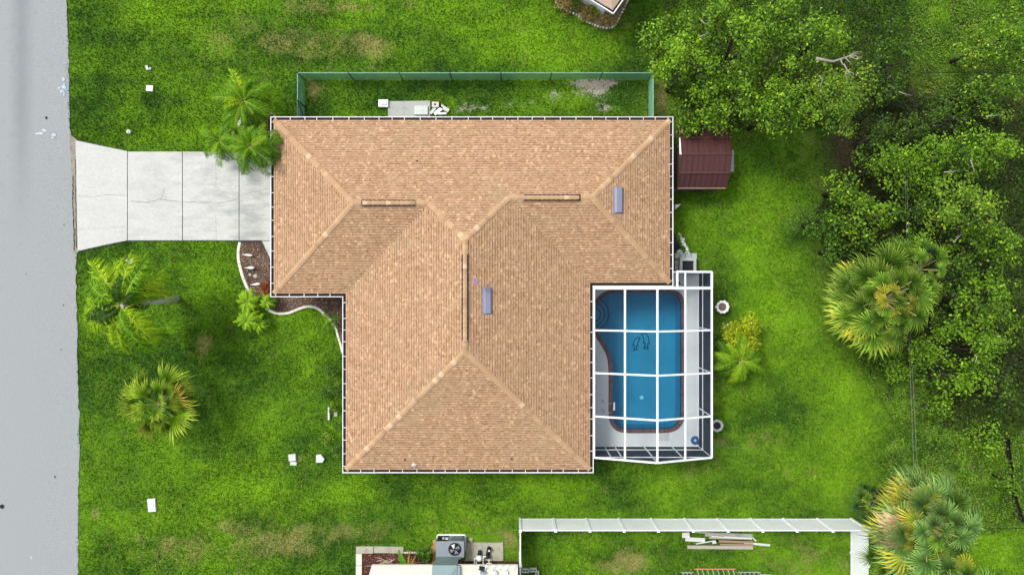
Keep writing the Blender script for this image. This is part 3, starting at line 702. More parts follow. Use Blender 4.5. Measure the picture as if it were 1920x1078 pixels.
# vents and pipes on the slopes
def rz_at(x, y): # height of roof plane from the nearest eave
    P = Vector((x, y)); best = 9e9
    for i in range(8):
        a, b = Vector(rp[i - 1]), Vector(rp[i]); d = (b - a); t = (P - a).dot(d) / d.length_squared
        if -.0 <= t <= 1.0: best = min(best, abs((P - a).cross(d.normalized())) if hasattr(P, 'cross') else 0)
    return z0 + best * PITCH
def roofpt(px, py):
    z = 3.4
    for _ in range(5): x, y = W2(px, py, z); z = rz_at(x, y)
    return x, y, z
def off_ridge_vent(px0, py0, px1, py1):
    x, y, z = roofpt((px0 + px1) / 2, (py0 + py1) / 2); wx = (px1 - px0) / 35.5; wy = (py1 - py0) / 35.5
    an = math.atan(PITCH); m = MB(); prof = [(-wx / 2, .03), (-wx * .30, .13), (wx * .30, .15), (wx / 2, .09), (wx / 2, .0)]
    v = [(px_, -wy / 2, pz) for px_, pz in prof] + [(px_, wy / 2, pz) for px_, pz in prof] + [(-wx / 2, -wy / 2, 0), (-wx / 2, wy / 2, 0)]
    m.add(v, [(0, 1, 6, 5)[::-1], (1, 2, 7, 6)[::-1], (2, 3, 8, 7)[::-1], (3, 4, 9, 8)[::-1], (0, 5, 11, 10)[::-1], (10, 4, 3, 2, 1, 0)[::-1], (11, 5, 6, 7, 8, 9)[::-1]])
    o = m.build('roof_vent', M['vent'], roof); o.location = (x, y, z + .01); o.rotation_euler = (0, an, 0)
    fl = MB().box((0, 0, .008), (wx * 1.25, wy * 1.06, .012)).build('vent_flange', M['vent'], roof); fl.location = (x, y, z + .012); fl.rotation_euler = (0, an, 0)
off_ridge_vent(1151, 352, 1167, 399); off_ridge_vent(906, 540, 921, 587)
x, y, z = roofpt(891, 528); o = MB().box((0, 0, .05), (.28, .30, .14)).build('pipe_vent_hood', M['ventp'], roof, bevel=.03); o.location = (x, y, z); o.rotation_euler = (0, math.atan(PITCH), 0)
x, y, z = roofpt(776, 871); m = MB().lathe([(.13, -.03), (.11, .02), (.05, .05)], n=14); m.build('pipe_boot', M['gutter'], roof).location = (x, y, z)
pp = MB().tube([(0, 0, 0), (0, 0, .55)], .045, 12, cap=False); pp.lathe([(.036, .50), (0, .50)], n=12, m=1); pp.build('vent_pipe', [M['gutter'], M['dark']], roof).location = (x, y, z)
for px_, py_ in ((782, 302), (759, 861), (959, 860)):
    x, y, z = roofpt(px_, py_); MB().lathe([(.05, 0), (.045, .03), (0, .04)], n=9).build('roof_debris', M['dark'], roof).location = (x, y, z + .01)
# leaf litter caught in the valleys and blown over the slopes
def roof_litter():
    rs = np.random.RandomState(17); P = []
    for (x0, y0, x1, y1, n, w_) in ((642, 557, 790, 392, 150, 5), (1113, 537, 962, 385, 110, 5), (520, 240, 560, 300, 60, 16), (1180, 240, 1255, 330, 70, 25), (1130, 300, 1250, 520, 50, 40), (660, 860, 1100, 880, 60, 14), (520, 560, 1240, 230, 120, 160)):
        for _ in range(n):
            t = rs.rand(); px_ = x0 + (x1 - x0) * t + rs.randn() * w_; py_ = y0 + (y1 - y0) * t + rs.randn() * w_ * .6; x, y = px_ - 960, py_ - 539; x, y = x / SE, -y / SE
            if not inpoly(np.array([x]), np.array([y]), offset(HOUSE, .4))[0]: continue
            P.append((x, y, rz_at(x, y) + .035))
    P = np.array(P); n = len(P); o = link('leaf_litter', leafmesh('leaf_litter', P, rs.randn(n, 3) * .3 + np.array([0, 0, 1]), rs.uniform(.03, .085, n), lerp((.10, .06, .03), (.30, .20, .09), rs.rand(n)), 'chip', rs=rs), roof); o['kind'] = 'stuff'
roof_litter()
# garage door and windows under the eaves
xg = wallp[0][0] - .03; gd = MB().box((xg, 5.2, 1.05), (.06, 4.9, 2.1)).build('garage_door', M['white'], house)
for k in range(4): MB().box((xg - .035, 5.2, .28 + k * .52), (.02, 4.7, .44)).build('door_panel', M['white'], gd)
for (x, y, sx, sy) in ((wallp[3][0] - .03, -3.5, .06, 1.6), (wallp[3][0] - .03, -7.5, .06, 1.6), (-3, wallp[3][1] - .03, 1.5, .06), (1.5, wallp[3][1] - .03, 1.5, .06), (-8, wallp[0][1] + .03, 1.5, .06), (4, wallp[0][1] + .03, 1.2, .06), (wallp[4][0] + .03, -5, .06, 2.4), (wallp[6][0] + .03, 4, .06, 1.2)):
    wo = MB().box((x, y, 1.45), (sx, sy, 1.2)).build('window', M['white'], house); MB().box((x, y, 1.45), (sx + (.02 if sx < .1 else -.15), sy + (.02 if sy < .1 else -.15), 1.05)).build('pane', M['glass'], wo)

# ------------------------------------------------------------------ pool, deck, cage
CX0, CX1, CY0, CY1, CXE = hp(1113, 0)[0] + .02, 10.90, -9.27, .845, HOUSE[6][0] + .02
CYM = -.03
def smooth_loop(pts, n=4):
    out = []
    for i in range(len(pts)):
        p0, p1, p2, p3 = (Vector(pts[(i + k) % len(pts)]) for k in (-1, 0, 1, 2))
        for j in range(n):
            t = j / n; out.append(tuple(.5 * ((2 * p1) + (-p0 + p2) * t + (2 * p0 - 5 * p1 + 4 * p2 - p3) * t * t + (-p0 + 3 * p1 - 3 * p2 + p3) * t ** 3)))
    return out
dz = .1
POOL = [(1141, 775), (1143, 790), (1150, 802), (1161, 809), (1178, 811.5), (1215, 811.5), (1250, 811), (1266, 807), (1277, 798), (1283, 786), (1285, 770), (1285, 700), (1285, 640), (1285, 585), (1284, 568), (1279, 554), (1270, 546), (1256, 542), (1220, 541.5), (1180, 541.5), (1150, 542), (1134, 547), (1122, 556), (1112, 568), (1105, 584), (1105, 602), (1110, 618), (1119, 634), (1128, 649), (1136, 664), (1140, 682), (1141, 705), (1141, 740)]
pool_o = smooth_loop([W2(*p, dz) for p in POOL], 4)          # image y runs down, so listed this way it is CCW in the world
def area(p): return sum(p[i - 1][0] * p[i][1] - p[i][0] * p[i - 1][1] for i in range(len(p)))
if area(pool_o) < 0: pool_o = pool_o[::-1]
pool_i = offset(pool_o, .23)
deck_poly = [(wallp[4][0] - .05, CY0), (CX1, CY0), (CX1, CY1), (wallp[6][0] - .05, CY1), (wallp[6][0] - .05, wallp[5][1] + .05), (wallp[4][0] - .05, wallp[5][1] + .05)]
dk = struct(MB().prism(deck_poly, -.12, dz, holes=[pool_o[::-1]]).build('pool_deck', M['deck']))
pool = thing('swimming_pool', 'blue free-form swimming pool with brown brick coping inside the screened cage', 'swimming pool')
cp = MB(); n = len(pool_o); per = 0; lens = [0]
# coping bricks laid on edge round the pool
def at_len(poly, s):
    k = 0
    while True:
        a, b = Vector(poly[k % len(poly)]), Vector(poly[(k + 1) % len(poly)]); L = (b - a).length
        if s <= L: return a + (b - a) * (s / L if L else 0), k % len(poly), s / L if L else 0
        s -= L; k += 1
tot = sum((Vector(pool_o[i]) - Vector(pool_o[i - 1])).length for i in range(n)); nb = int(tot / .115); q = random.Random(9)
for i in range(nb):
    c0, k0, t0 = at_len(pool_o, tot * i / nb + .005); c1, k1, t1 = at_len(pool_o, tot * (i + 1) / nb - .005)
    i0 = Vector(pool_i[k0]).lerp(Vector(pool_i[(k0 + 1) % n]), t0); i1 = Vector(pool_i[k1]).lerp(Vector(pool_i[(k1 + 1) % n]), t1); zz = dz + .022 + q.uniform(-.004, .004)
    v = [(p.x, p.y, h) for h in (dz - .12, zz) for p in (c0, c1, i1, i0)]
    cp.add(v, [(4, 5, 6, 7), (3, 2, 1, 0), (0, 1, 5, 4), (1, 2, 6, 5), (2, 3, 7, 6), (3, 0, 4, 7)], 0 if q.random() < .7 else 1)
co = cp.build('coping_bricks', [M['coping'], simple('brown_brick_darker', (.095, .055, .055), .8, .3, 30)], pool); co['kind'] = 'stuff'
WZ = -.04; FZ = lambda x, y: -1.25
pw = MB(); ring(pool_i, -1.3, pool_i, dz - .01, 0, pw); pw.sheet(pool_i, -1.3); basin = pw.build('basin', M['plaster'], pool)
tl = MB(); pin = offset(pool_o, .238); ring(pin, -.14, pin, .06, 0, tl); tl.build('waterline_tile', M['pooltile'], pool)
MB().sheet(offset(pool_o, .20), WZ).build('water', M['water'], pool)
sc_ = W2(1115, 590, dz)
for k, r in enumerate((.98, .70, .42)):
    zt = -.85 + k * .25; st = MB().lathe([(r, -1.28), (r, zt), (0, zt)], (sc_[0], sc_[1], 0), 40).build('step', M['plaster'], pool)
    MB().lathe([(r + .012, zt - .05), (r + .012, zt + .006), (r - .05, zt + .008)], (sc_[0], sc_[1], 0), 40, cap=False).build('step_edge_tile', M['pooltile'], st)
# wavy tiled bench edge beyond the steps
pts = [W(*p, -.9) for p in ((1145, 613), (1140, 623), (1138, 633), (1141, 645), (1136, 655))]
# mosaic of two leaping dolphins, drawn in dark tile on the floor
def outline(poly, scale, ox, oy, rot=0):
    p = []
    for x, y in poly:
        c, s = math.cos(rot), math.sin(rot); p.append((ox + (x * c - y * s) * scale, oy + (x * s + y * c) * scale))
    pts = [(u[0], u[1], -1.285) for u in smooth_loop([W2(a, b, -1.3) for a, b in p], 3)]; pts.append(pts[0]); return pts
DOL = [(8, -14), (2, -13), (-3, -9), (-6, -3), (-9, 1), (-6, 2), (-7, 8), (-10, 13), (-5, 11), (-1, 14), (-2, 8), (0, 3), (3, 5), (3, 0), (6, -5), (9, -9), (12, -11)]
mo = MB(); 
for (ox, oy, sc2, ro, fl) in ((1193, 645, .80, R(-14), 1), (1210, 640, .98, R(18), -1)):
    pts = outline([(x * fl, y) for x, y in DOL], sc2, ox, oy, ro)
    for i in range(len(pts) - 1):
        mo.bar(pts[i], pts[i + 1], .045, .02)
mo.build('floor_mosaic', M['pooltile'], pool)
MB().lathe([(.12, 0), (.12, .02), (0, .03)], W(1203, 745, -1.3), 16).build('floor_drain', M['white'], pool)
ld = MB()
for yy in (762, 752): pass
ld.box(W(1151, 761, -.10)[:2] + (-.02,), (.10, .46, .05)); ld.build('ladder_tread', M['white'], pool, bevel=.01)
for yy in (754, 771):
    x, y = W2(1133, yy, dz); MB().tube([(x - .14, y + .12, dz), (x - .12, y + .10, dz + .35), (x, y, dz + .5), (x + .32, y, dz + .45), (x + .48, y, dz - .1)], .022, 8).build('ladder_rail', M['alu'], pool, True)

cage = thing('pool_screen_enclosure', 'white framed screen enclosure with low gabled roof covering the pool', 'screen enclosure')
XM = (CX0 + CX1) / 2; EZ, RZ = 2.55, 3.62
def cz(x): return EZ + (1 - abs(x - XM) / (XM - CX0)) * (RZ - EZ)
XS = [CX0, XM - 1.62, XM, XM + 1.62, CX1]; YS = [CYM, -2.33, -4.66, -7.02, CY0]
def beam(a, b, w_=.10, h_=.12, name='beam'): return MB().bar(a, b, w_, h_).build(name, M['screenframe'], cage)
for k, y in enumerate(YS):
    wd = .15 if k == 0 else .09
    beam((CX0, y, EZ), (XM, y, RZ), wd); beam((XM, y, RZ), (CX1, y, EZ), wd)
for k, x in enumerate(XS):
    beam((x, YS[0], cz(x) + .004), (x, YS[-1], cz(x) + .004), (.09, .10, .10, .09, .10)[k], .10, 'purlin')
beam((CXE, CY1, cz(CXE)), (CX1, CY1, EZ), .12); beam((CX1, CY1, EZ + .003), (CX1, CYM, EZ + .003), .12, .10, 'purlin'); beam((CXE, CY1, cz(CXE) + .003), (CXE, CYM, cz(CXE) + .003), .10, .10, 'purlin'); beam((XS[3], CY1, cz(XS[3]) + .003), (XS[3], CYM, cz(XS[3]) + .003), .08, .1, 'purlin')
for y in [CY1] + YS:      # east wall
    beam((CX1, y, dz), (CX1, y, EZ), .06, .06, 'post')
    if y in YS[1:4]: beam((CX1 - .01, y, 1.3), (CX1 - .55, y, EZ + .1), .05, .05, 'knee_brace')
beam((CX1, CY1, .95), (CX1, CY0, .95), .06, .06, 'chair_rail'); beam((CX1, CY1, dz + .03), (CX1, CY0, dz + .03), .06, .06, 'sill')
SX = [CX0, CX0 + .92, XS[1] - .08, XM, XS[3], CX1]                     # south gable wall
for x in SX[:-1]: beam((x, CY0, dz), (x, CY0, cz(x) - .05), .06, .06, 'post')
beam((CX0, CY0, .95), (CX1, CY0, .95), .06, .06, 'chair_rail'); beam((CX0, CY0, dz + .03), (CX1, CY0, dz + .03), .06, .06, 'sill'); beam((CX0, CY0, EZ), (CX1, CY0, EZ), .06, .08, 'tie_beam')
for x in (CXE, XS[3]): beam((x, CY1, dz), (x, CY1, cz(x)), .06, .06, 'post')
def pane(pts, mat='screen'): MB().add(pts, [tuple(range(len(pts)))]).build('screen_panel', M[mat], cage)
for i in range(4):
    for j in range(4):
        x0, x1, y0, y1 = XS[i], XS[i + 1], YS[j], YS[j + 1]; pane([(x0, y1, cz(x0)), (x1, y1, cz(x1)), (x1, y0, cz(x1)), (x0, y0, cz(x0))])
for x0, x1 in ((CXE, XS[3]), (XS[3], CX1)): pane([(x0, CYM, cz(x0)), (x1, CYM, cz(x1)), (x1, CY1, cz(x1)), (x0, CY1, cz(x0))])
ye = [CY1] + YS
for j in range(5):
    for za, zb in ((dz + .06, .92), (.98, EZ - .05)): pane([(CX1, ye[j], za), (CX1, ye[j + 1], za), (CX1, ye[j + 1], zb), (CX1, ye[j], zb)], 'screenw')
for i in range(5):
    x0, x1 = SX[i], SX[i + 1]
    for za, zb in ((dz + .06, .92), (.98, EZ - .04)): pane([(x0, CY0, za), (x1, CY0, za), (x1, CY0, zb), (x0, CY0, zb)], 'screenw')
    if i: pane([(x0, CY0, EZ + .04), (x1, CY0, EZ + .04), (x1, CY0, max(EZ + .05, cz(x1) - .05)), (x0, CY0, max(EZ + .05, cz(x0) - .05))], 'screenw')
pane([(CXE, CY1, dz), (CX1, CY1, dz), (CX1, CY1, EZ - .05), (CXE, CY1, cz(CXE) - .1)], 'screenw')
# dark planter strip outside the screen shows through it: leaf litter
scatter('leaf_litter', [(1314, 505), (1345, 505), (1345, 840), (1314, 840)], 900, (.0, .05), (.05, .12), ((.03, .025, .02), (.10, .08, .05)), 'brown leaf litter along the outside of the screened pool cage', 'leaf litter', 'chip', 12, soft=18)
# coiled hose
hz = MB(); c = W(1303, 825, dz)
for k in range(5):
    rr = .24 - .035 * k; hz.tube([(c[0] + rr * math.cos(a), c[1] + rr * math.sin(a), dz + .03 + .03 * (k % 2)) for a in [2 * math.pi * i / 20 for i in range(21)]], .022, 6)
o = tag(link('coiled_hose', None), 'blue hose coiled on the pool deck in the corner of the cage', 'hose')
hz.build('coil', M['blue'], o, True); MB().lathe([(.10, 0), (.10, .22), (.07, .24), (0, .24)], (c[0] + .20, c[1] - .14, dz), 14).build('hose_pot', simple('dark_blue_plastic', (.015, .04, .09), .5), o)
o = thing('floor_mat', 'faded grey rectangular mat on the deck below the pool end', 'mat'); x, y = W2(1245, 819, dz)
MB().box((x, y, dz + .008), (.62, .46, .012)).build('mat_sheet', simple('faded_mat', (.42, .44, .43), .95, .16, 16), o)
for k in range(4): MB().box((x + .1 + .1 * (k % 2), y - .16 + .1 * k, dz + .018), (.09, .05, .008)).build('mat_mark', simple('mat_mark_grey', (.28, .29, .28), .9), o)
o = thing('porch_lamp', 'small black lamp on the deck corner beside the house gutter', 'lamp', W(1268, 531, dz))
MB().lathe([(.07, 0), (.07, .03), (.02, .05), (.02, .30), (.09, .34), (.10, .50), (.05, .56), (0, .58)], n=12).build('lamp_body', M['black'], o, True); MB().bar((.02, 0, .45), (.30, -.12, .42), .035).build('lamp_arm', M['black'], o)

# ------------------------------------------------------------------ green mesh fence
fence = thing('chain_link_fence', 'green mesh covered chain link fence around the side yard above the house', 'fence')
FH = 1.25; fx0, fx1, fy = -12.15, 8.0, 12.14; fyb = 9.5
def frun(a, b, n):
    a, b = Vector(a), Vector(b)
    MB().tube([a.to_3d() + Vector((0, 0, FH)), b.to_3d() + Vector((0, 0, FH))], .024, 8).build('top_rail', M['greenrail'], fence)
    for i in range(n + 1):
        p = a.lerp(b, i / n); MB().tube([(p.x, p.y, -.1), (p.x, p.y, FH + .05)], .03, 8).build('fence_post', M['greenpost'], fence)
        if i < n:
            r = a.lerp(b, (i + 1) / n); MB().add([(p.x, p.y, .02), (r.x, r.y, .02), (r.x, r.y, FH - .02), (p.x, p.y, FH - .02)], [(0, 1, 2, 3)]).build('mesh_panel', M['greenmesh'], fence)
frun((fx0, fy), (fx1, fy), 7); frun((fx0, fy), (fx0, fyb + 1.1), 1); frun((fx1, fy), (fx1, fyb), 1)
gt = MB().add([(fx0, fyb + 1.05, .05), (fx0, fyb + .1, .05), (fx0, fyb + .1, FH), (fx0, fyb + 1.05, FH)], [(0, 1, 2, 3)]).build('gate', M['greenmesh'], fence)
for a, b in (((fx0, fyb + 1.05, .05), (fx0 + .1, fyb + 1.05, FH)), ((fx0, fyb + .1, .05), (fx0, fyb + .1, FH)), ((fx0, fyb + 1.05, FH), (fx0, fyb + .1, FH)), ((fx0, fyb + 1.05, .05), (fx0, fyb + .1, .05)), ((fx0, fyb + 1.05, .8), (fx0, fyb + .1, .8)), ((fx0, fyb + 1.0, FH - .1), (fx0 + .1, fyb + .15, .1))):
    MB().bar(a, b, .05).build('gate_bar', M['greenpost'], gt)
# ------------------------------------------------------------------ white vinyl fence
vf = thing('vinyl_fence', 'white vinyl privacy fence around the neighbouring yard', 'fence')
VH = 1.83; vy = -13.53; VX = [W2(x, 972)[0] for x in (975, 1038, 1099, 1160, 1221, 1283, 1345, 1407, 1468, 1532, 1595)]
def vpost(x, y):
    MB().box((x, y, (VH + .08) / 2), (.13, .13, VH + .08)).build('fence_post', M['vinyl'], vf, bevel=.01)
    MB().add([(x - .08, y - .08, VH + .08), (x + .08, y - .08, VH + .08), (x + .08, y + .08, VH + .08), (x - .08, y + .08, VH + .08), (x, y, VH + .14)], [(0, 1, 4), (1, 2, 4), (2, 3, 4), (3, 0, 4)]).build('post_cap', M['vinyl'], vf)
boards = []
def vpanel(a, b):
    a, b = Vector(a), Vector(b); d = (b - a); L = d.length; an = math.atan2(d.y, d.x); c = (a + b) / 2
    MB().box((c.x, c.y, VH - .07), (L - .13, .055, .14), an).build('top_rail', M['vinyl'], vf); MB().box((c.x, c.y, .10), (L - .13, .055, .14), an).build('bottom_rail', M['vinyl'], vf)
    n = 11; w_ = (L - .15) / n
    for i in range(n):
        p = a + d.normalized() * (.075 + w_ * (i + .5)); boards.append((p, w_, an))
for i in range(len(VX)):
    vpost(VX[i], vy)
    if i: vpanel((VX[i - 1], vy), (VX[i], vy))
for x in (VX[0], VX[-1]):
    for k in range(3): vpost(x, vy - 1.95 * (k + 1)); vpanel((x, vy - 1.95 * k), (x, vy - 1.95 * (k + 1)))
bm_ = {}
for p, w_, an in boards:
    key = round(w_, 2)
    if key not in bm_: bm_[key] = MB().add([(-w_/2, -.016, .17), (w_/2, -.016, .17), (w_/2, -.016, VH - .14), (-w_/2, -.016, VH - .14), (-w_/2 + .006, -.02, .17), (w_/2 - .006, -.02, .17), (w_/2 - .006, -.02, VH - .14), (-w_/2 + .006, -.02, VH - .14), (-w_/2, .02, .17), (w_/2, .02, .17), (w_/2, .02, VH - .14), (-w_/2, .02, VH - .14)], [(4, 5, 6, 7), (0, 4, 7, 3), (5, 1, 2, 6), (9, 8, 11, 10), (0, 3, 11, 8), (1, 9, 10, 2)]).mesh('fence_board', M['vinyl'])
    link('fence_board', bm_[key], vf, (p.x, p.y, 0), (0, 0, an))

# ------------------------------------------------------------------ shed
shed = thing('garden_shed', 'oxblood red metal shed with gambrel roof half under the tree', 'shed')
sx0, sx1 = 9.22, 11.92; pr = [(5.55, 1.80), (6.28, 2.42), (7.24, 2.72), (8.2, 2.42), (8.93, 1.80)]
swb = MB(); swb.box(((sx0 + sx1) / 2, 7.24, .9), (sx1 - sx0 - .16, 3.2, 1.8)); swb.build('wall', M['shedw'], shed)
for x in (sx0 + .08, sx1 - .08): MB().add([(x, 5.64, 1.79), (x, 6.28, 2.38), (x, 7.24, 2.68), (x, 8.2, 2.38), (x, 8.84, 1.79)], [(0, 1, 2, 3, 4)]).build('gable', M['shedw'], shed)
q = random.Random(2); npan = 9
for (ya, za), (yb, zb) in zip(pr[:-1], pr[1:]):
    for i in range(npan):
        x0 = sx0 + (sx1 - sx0) * i / npan; x1 = sx0 + (sx1 - sx0) * (i + 1) / npan; t = .02; j = q.uniform(-.012, .012)
        m = MB(); v = []
        for (yy, zz) in ((ya, za), (yb, zb)):
            v += [(x0 + .004, yy, zz + .035), (x0 + .035, yy, zz + .035 + j), (x0 + .05, yy, zz + j), (x1 - .03, yy, zz + j), (x1 - .012, yy, zz + .03 + j), (x1 - .002, yy, zz + .03)]
        m.add(v, [(k, k + 1, k + 7, k + 6) for k in range(5)]); m.build('roof_panel', M['shed'], shed)
for (yy, zz) in pr[1:4]: MB().bar((sx0 - .02, yy, zz + .03), (sx1 + .02, yy, zz + .03), .09, .035).build('ridge_flashing', M['shed'], shed)
MB().bar((sx0, pr[0][0] - .02, 1.79), (sx1, pr[0][0] - .02, 1.79), .05, .06).build('eave_trim', M['lumber2'], shed)
for x in (sx0 - .01, sx1 + .01):
    for a, b in zip(pr[:-1], pr[1:]):
        if not (x < 10 and a[0] == pr[1][0] + 9): MB().bar((x, a[0], a[1] + .02), (x, b[0], b[1] + .02), .04, .08).build('gable_trim', M['shed'], shed)
MB().add([(sx0 - .10, 7.25, 2.68), (sx0 - .02, 7.2, 2.79), (sx0 - .01, 8.2, 2.50), (sx0 - .05, 8.2, 2.4)], [(0, 1, 2, 3)]).build('bent_trim', M['white'], shed)
o = tag(MB().box(W(1371.5, 302, .35)[:2] + (.175,), (.30, 1.25, .35)).build('utility_box', simple('galvanised_lid', (.36, .40, .41), .6, .2, 12), bevel=.01), 'long grey weathered box against the right side of the red shed', 'box')
o = thing('leaning_panel', 'grey corrugated sheet leaning between house and shed', 'sheet'); x, y = W2(1271, 318, 1.0)
for k in range(7): MB().box((x - .04 + .0 * k, y + 1.3 - k * .38, .75), (.04, .34, 1.3), 0, 0, 0, .12).build('corrugation', M['grey'] if k > 4 else M['shedw'], o)
for i, (a, b, l) in enumerate((((1276, 352), (1298, 350), 'grey stick lying below the shed, nearest the house'), ((1282, 356), (1305, 353), 'long bleached stick on the ground just below the shed'))):
    m = MB().tube([W(*a, .06), W((a[0] + b[0]) / 2, (a[1] + b[1]) / 2 - 1, .10), W(*b, .05)], [.03, .025, .015], 6); tag(m.build('stick', M['silver']), l, 'stick')

# ------------------------------------------------------------------ odds and ends on the lawns
def block(name, px_, py_, wx, wy, h, mat, label, cat, rz=0, bevel=.02):
    x, y = W2(px_, py_, h); o = MB().box((0, 0, h / 2), (wx, wy, h)).build(name, M[mat], None, bevel=bevel); o.location = (x, y, 0); o.rotation_euler = (0, 0, rz); tag(o, label, cat); return o
def meter(px_, py_, wx, wy, label, rz=0):
    x, y = W2(px_, py_); o = thing('utility_box', label, 'utility box', (x, y, 0), rz)
    MB().box((0, 0, .04), (wx, wy, .10)).build('box_body', M['kerb'], o, bevel=.01); MB().box((0, 0, .105), (wx * .93, wy * .93, .03)).build('lid', M['white'], o, bevel=.008); MB().box((wx * .25, 0, .124), (wx * .12, wy * .2, .012)).build('lid_handle', M['grey'], o)
meter(282, 167, .40, .34, 'square white utility lid in the grass above the driveway', R(-4)); meter(286, 946, .46, .76, 'large white rectangular utility lid in the lower left lawn', R(5))
o = thing('cleanout_cap', 'small white pipe cap in the grass just above the driveway', 'pipe cap', W(243, 248)); MB().lathe([(.12, 0), (.12, .12), (.10, .14), (0, .14)], n=8).build('cap', M['white'], o); MB().box((0, 0, .16), (.08, .14, .05)).build('wrench_nut', M['stone'], o)
o = thing('marker_cone', 'small white cone marker in the grass below the driveway', 'cone', W(245, 489)); MB().lathe([(.17, 0), (.17, .02), (.13, .03), (.04, .42), (0, .43)], n=16).build('cone_body', M['white'], o, True); MB().box((0, 0, .012), (.38, .34, .024)).build('cone_base', M['white'], o, bevel=.01)
q = random.Random(31)
def rock(name, px_, py_, r, h, mat, label, cat='stone', group=None, seed=0, parent=None):
    qq = random.Random(seed); m = MB(); n = 9
    m.lathe([(r * .9, -.02), (r, h * .4), (r * .75, h * .85), (r * .2, h)], n=n, wob=lambda k, n_, rr: 1 + .22 * math.sin(k * 2.3 + seed) + .1 * math.sin(k * 5.1 + seed * 2))
    o = m.build(name, M[mat], parent); o.location = W(px_, py_); o.rotation_euler = (0, 0, qq.random() * 6)
    if not parent: tag(o, label, cat, group)
    return o
o = thing('broken_box', 'broken grey valve box in the grass above the square white lid', 'utility box', W(279, 128)); MB().box((-.08, 0, .03), (.14, .26, .08), R(20)).build('fragment', M['stone'], o, bevel=.01); MB().box((.10, -.05, .03), (.13, .16, .08), R(-15)).build('fragment', M['slab'], o, bevel=.01); MB().box((.02, .02, .01), (.12, .16, .03)).build('hole', M['dark'], o)
block('concrete_block', 547.5, 858, .42, .40, .16, 'slab2', 'upper white block of the pair left of the house corner', 'block', R(3)); block('concrete_block', 550, 869, .38, .20, .12, 'slab2', 'lower narrower white block of the pair left of the house corner', 'block', R(-4))
o = tag(MB().prism([(-.22, -.24), (.16, -.24), (.28, -.04), (.06, .24), (-.22, .20)], 0, .17).build('stepping_stone', M['slab2'], None, bevel=.02), 'five-sided white stone nearest the lower left house corner', 'stone'); o.location = W(601, 858)
o = thing('plant_edging', 'short white edging strip standing beside the front wall bed', 'edging', W(618, 774)); MB().box((0, 0, .10), (.10, .76, .22)).build('edging_strip', M['white'], o, bevel=.03)
o = thing('downspout_block', 'pale splash stone beside the front wall gutter', 'stone', W(630, 776)); MB().box((0, 0, .04), (.20, .26, .08), .1).build('stone_body', M['slab'], o, bevel=.02)
# bird planters by the pool cage
o = thing('bird_bath', 'white scalloped planter urn beside the upper part of the pool cage', 'planter', W(1349, 575))
sc = lambda k, n_, r: 1 + (.06 * math.cos(k / n_ * 2 * math.pi * 10) if r > .2 else 0)
MB().lathe([(.16, 0), (.16, .05), (.08, .10), (.10, .30), (.26, .48), (.37, .56), (.37, .60), (.28, .58), (.20, .50)], n=60, wob=sc).build('basin', M['white'], o, True)
MB().lathe([(.24, .535), (0, .53)], n=24).build('soil', simple('old_soil', (.16, .11, .09), .95, .4, 14), o); MB().lathe([(.07, 0), (.09, .04), (0, .07)], (-.34, 0, .50), 10).build('rim_ornament', M['white'], o, True)
o = thing('octagonal_planter', 'eight-sided grey planter with dark centre beside the lower cage wall', 'planter', W(1342, 796))
MB().lathe([(.33, 0), (.37, .22), (.37, .28), (.24, .28), (.22, .20), (0, .20)], n=8).build('planter_ring', M['paver'], o); MB().lathe([(.20, .205), (.20, .25), (.13, .27), (.12, .24), (0, .24)], n=20).build('hose_hub', M['black'], o)
rock('stone', 1362, 612, .16, .10, 'white', 'white flat stone below the scalloped planter', seed=3)
rock('stone', 1361, 668, .18, .12, 'stone', 'pale stone between the cage and the yellow-green bush', seed=5)
# rocks and block by the upper cage corner
o = thing('tarp', 'black pointed tarp at the house wall above the pale pavers', 'tarp', (0, 0, 0)); MB().add([W(1262, 436, .3), W(1265, 438, .25), W(1277, 466, .08), W(1262, 474, .08), W(1268, 455, .35), W(1255, 460, .3)], [(0, 5, 4), (0, 4, 1), (1, 4, 2), (2, 4, 3), (3, 4, 5)]).build('tarp_sheet', M['black'], o)
rs = np.random.RandomState(8)
for i in range(46):
    t = rs.rand(); px_ = 1268 + 14 * t + rs.randn() * 2.5 + (12 * rs.rand() if i % 4 == 0 else 0); py_ = 438 + 36 * rs.rand() if i % 3 else 468 + 8 * rs.rand()
    if i % 3: px_ = 1270 + (py_ - 436) * .42 + rs.rand() * 6
    rock('rubble_stone', px_, py_, rs.uniform(.035, .09), .06, ('slab2', 'stone', 'white')[i % 3], 'small grey-white rubble stone strewn above the pale pavers', 'stone', 'rubble stones above the pale pavers', seed=i)
pv = thing('paver_patio', 'row of pale grey square pavers beside the house above the pool cage', 'pavers')
for (x0, y0, x1, y1) in ((1265, 475, 1274, 485), (1275, 475, 1284, 485), (1285, 475, 1295, 486), (1296, 475, 1306, 486), (1265, 488, 1273, 497), (1265, 498, 1273, 507)):
    MB().box(W((x0 + x1) / 2, (y0 + y1) / 2)[:2] + (.02,), ((x1 - x0) / S0, (y1 - y0) / S0, .10), rnd.uniform(-.02, .02)).build('paver', M['paver'], pv, bevel=.008)
x, y = W2(1290, 497.5, .5); o = thing('pool_heater', 'grey square equipment box with black open top above the pool cage', 'equipment box', (x, y, 0))
bx = MB(); 
for c, d in (((0, .36, .27), (.94, .20, .5)), ((-.40, -.08, .27), (.15, .68, .5)), ((.40, -.08, .27), (.15, .68, .5)), ((0, -.40, .27), (.66, .06, .5))): bx.box(c, d)
bx.build('casing', M['paver'], o); MB().box((0, -.06, .25), (.65, .63, .30)).build('grille', M['black'], o)
for k in range(6): MB().box((0, -.30 + k * .1, .41), (.64, .02, .02)).build('grille_bar', M['dark'], o)
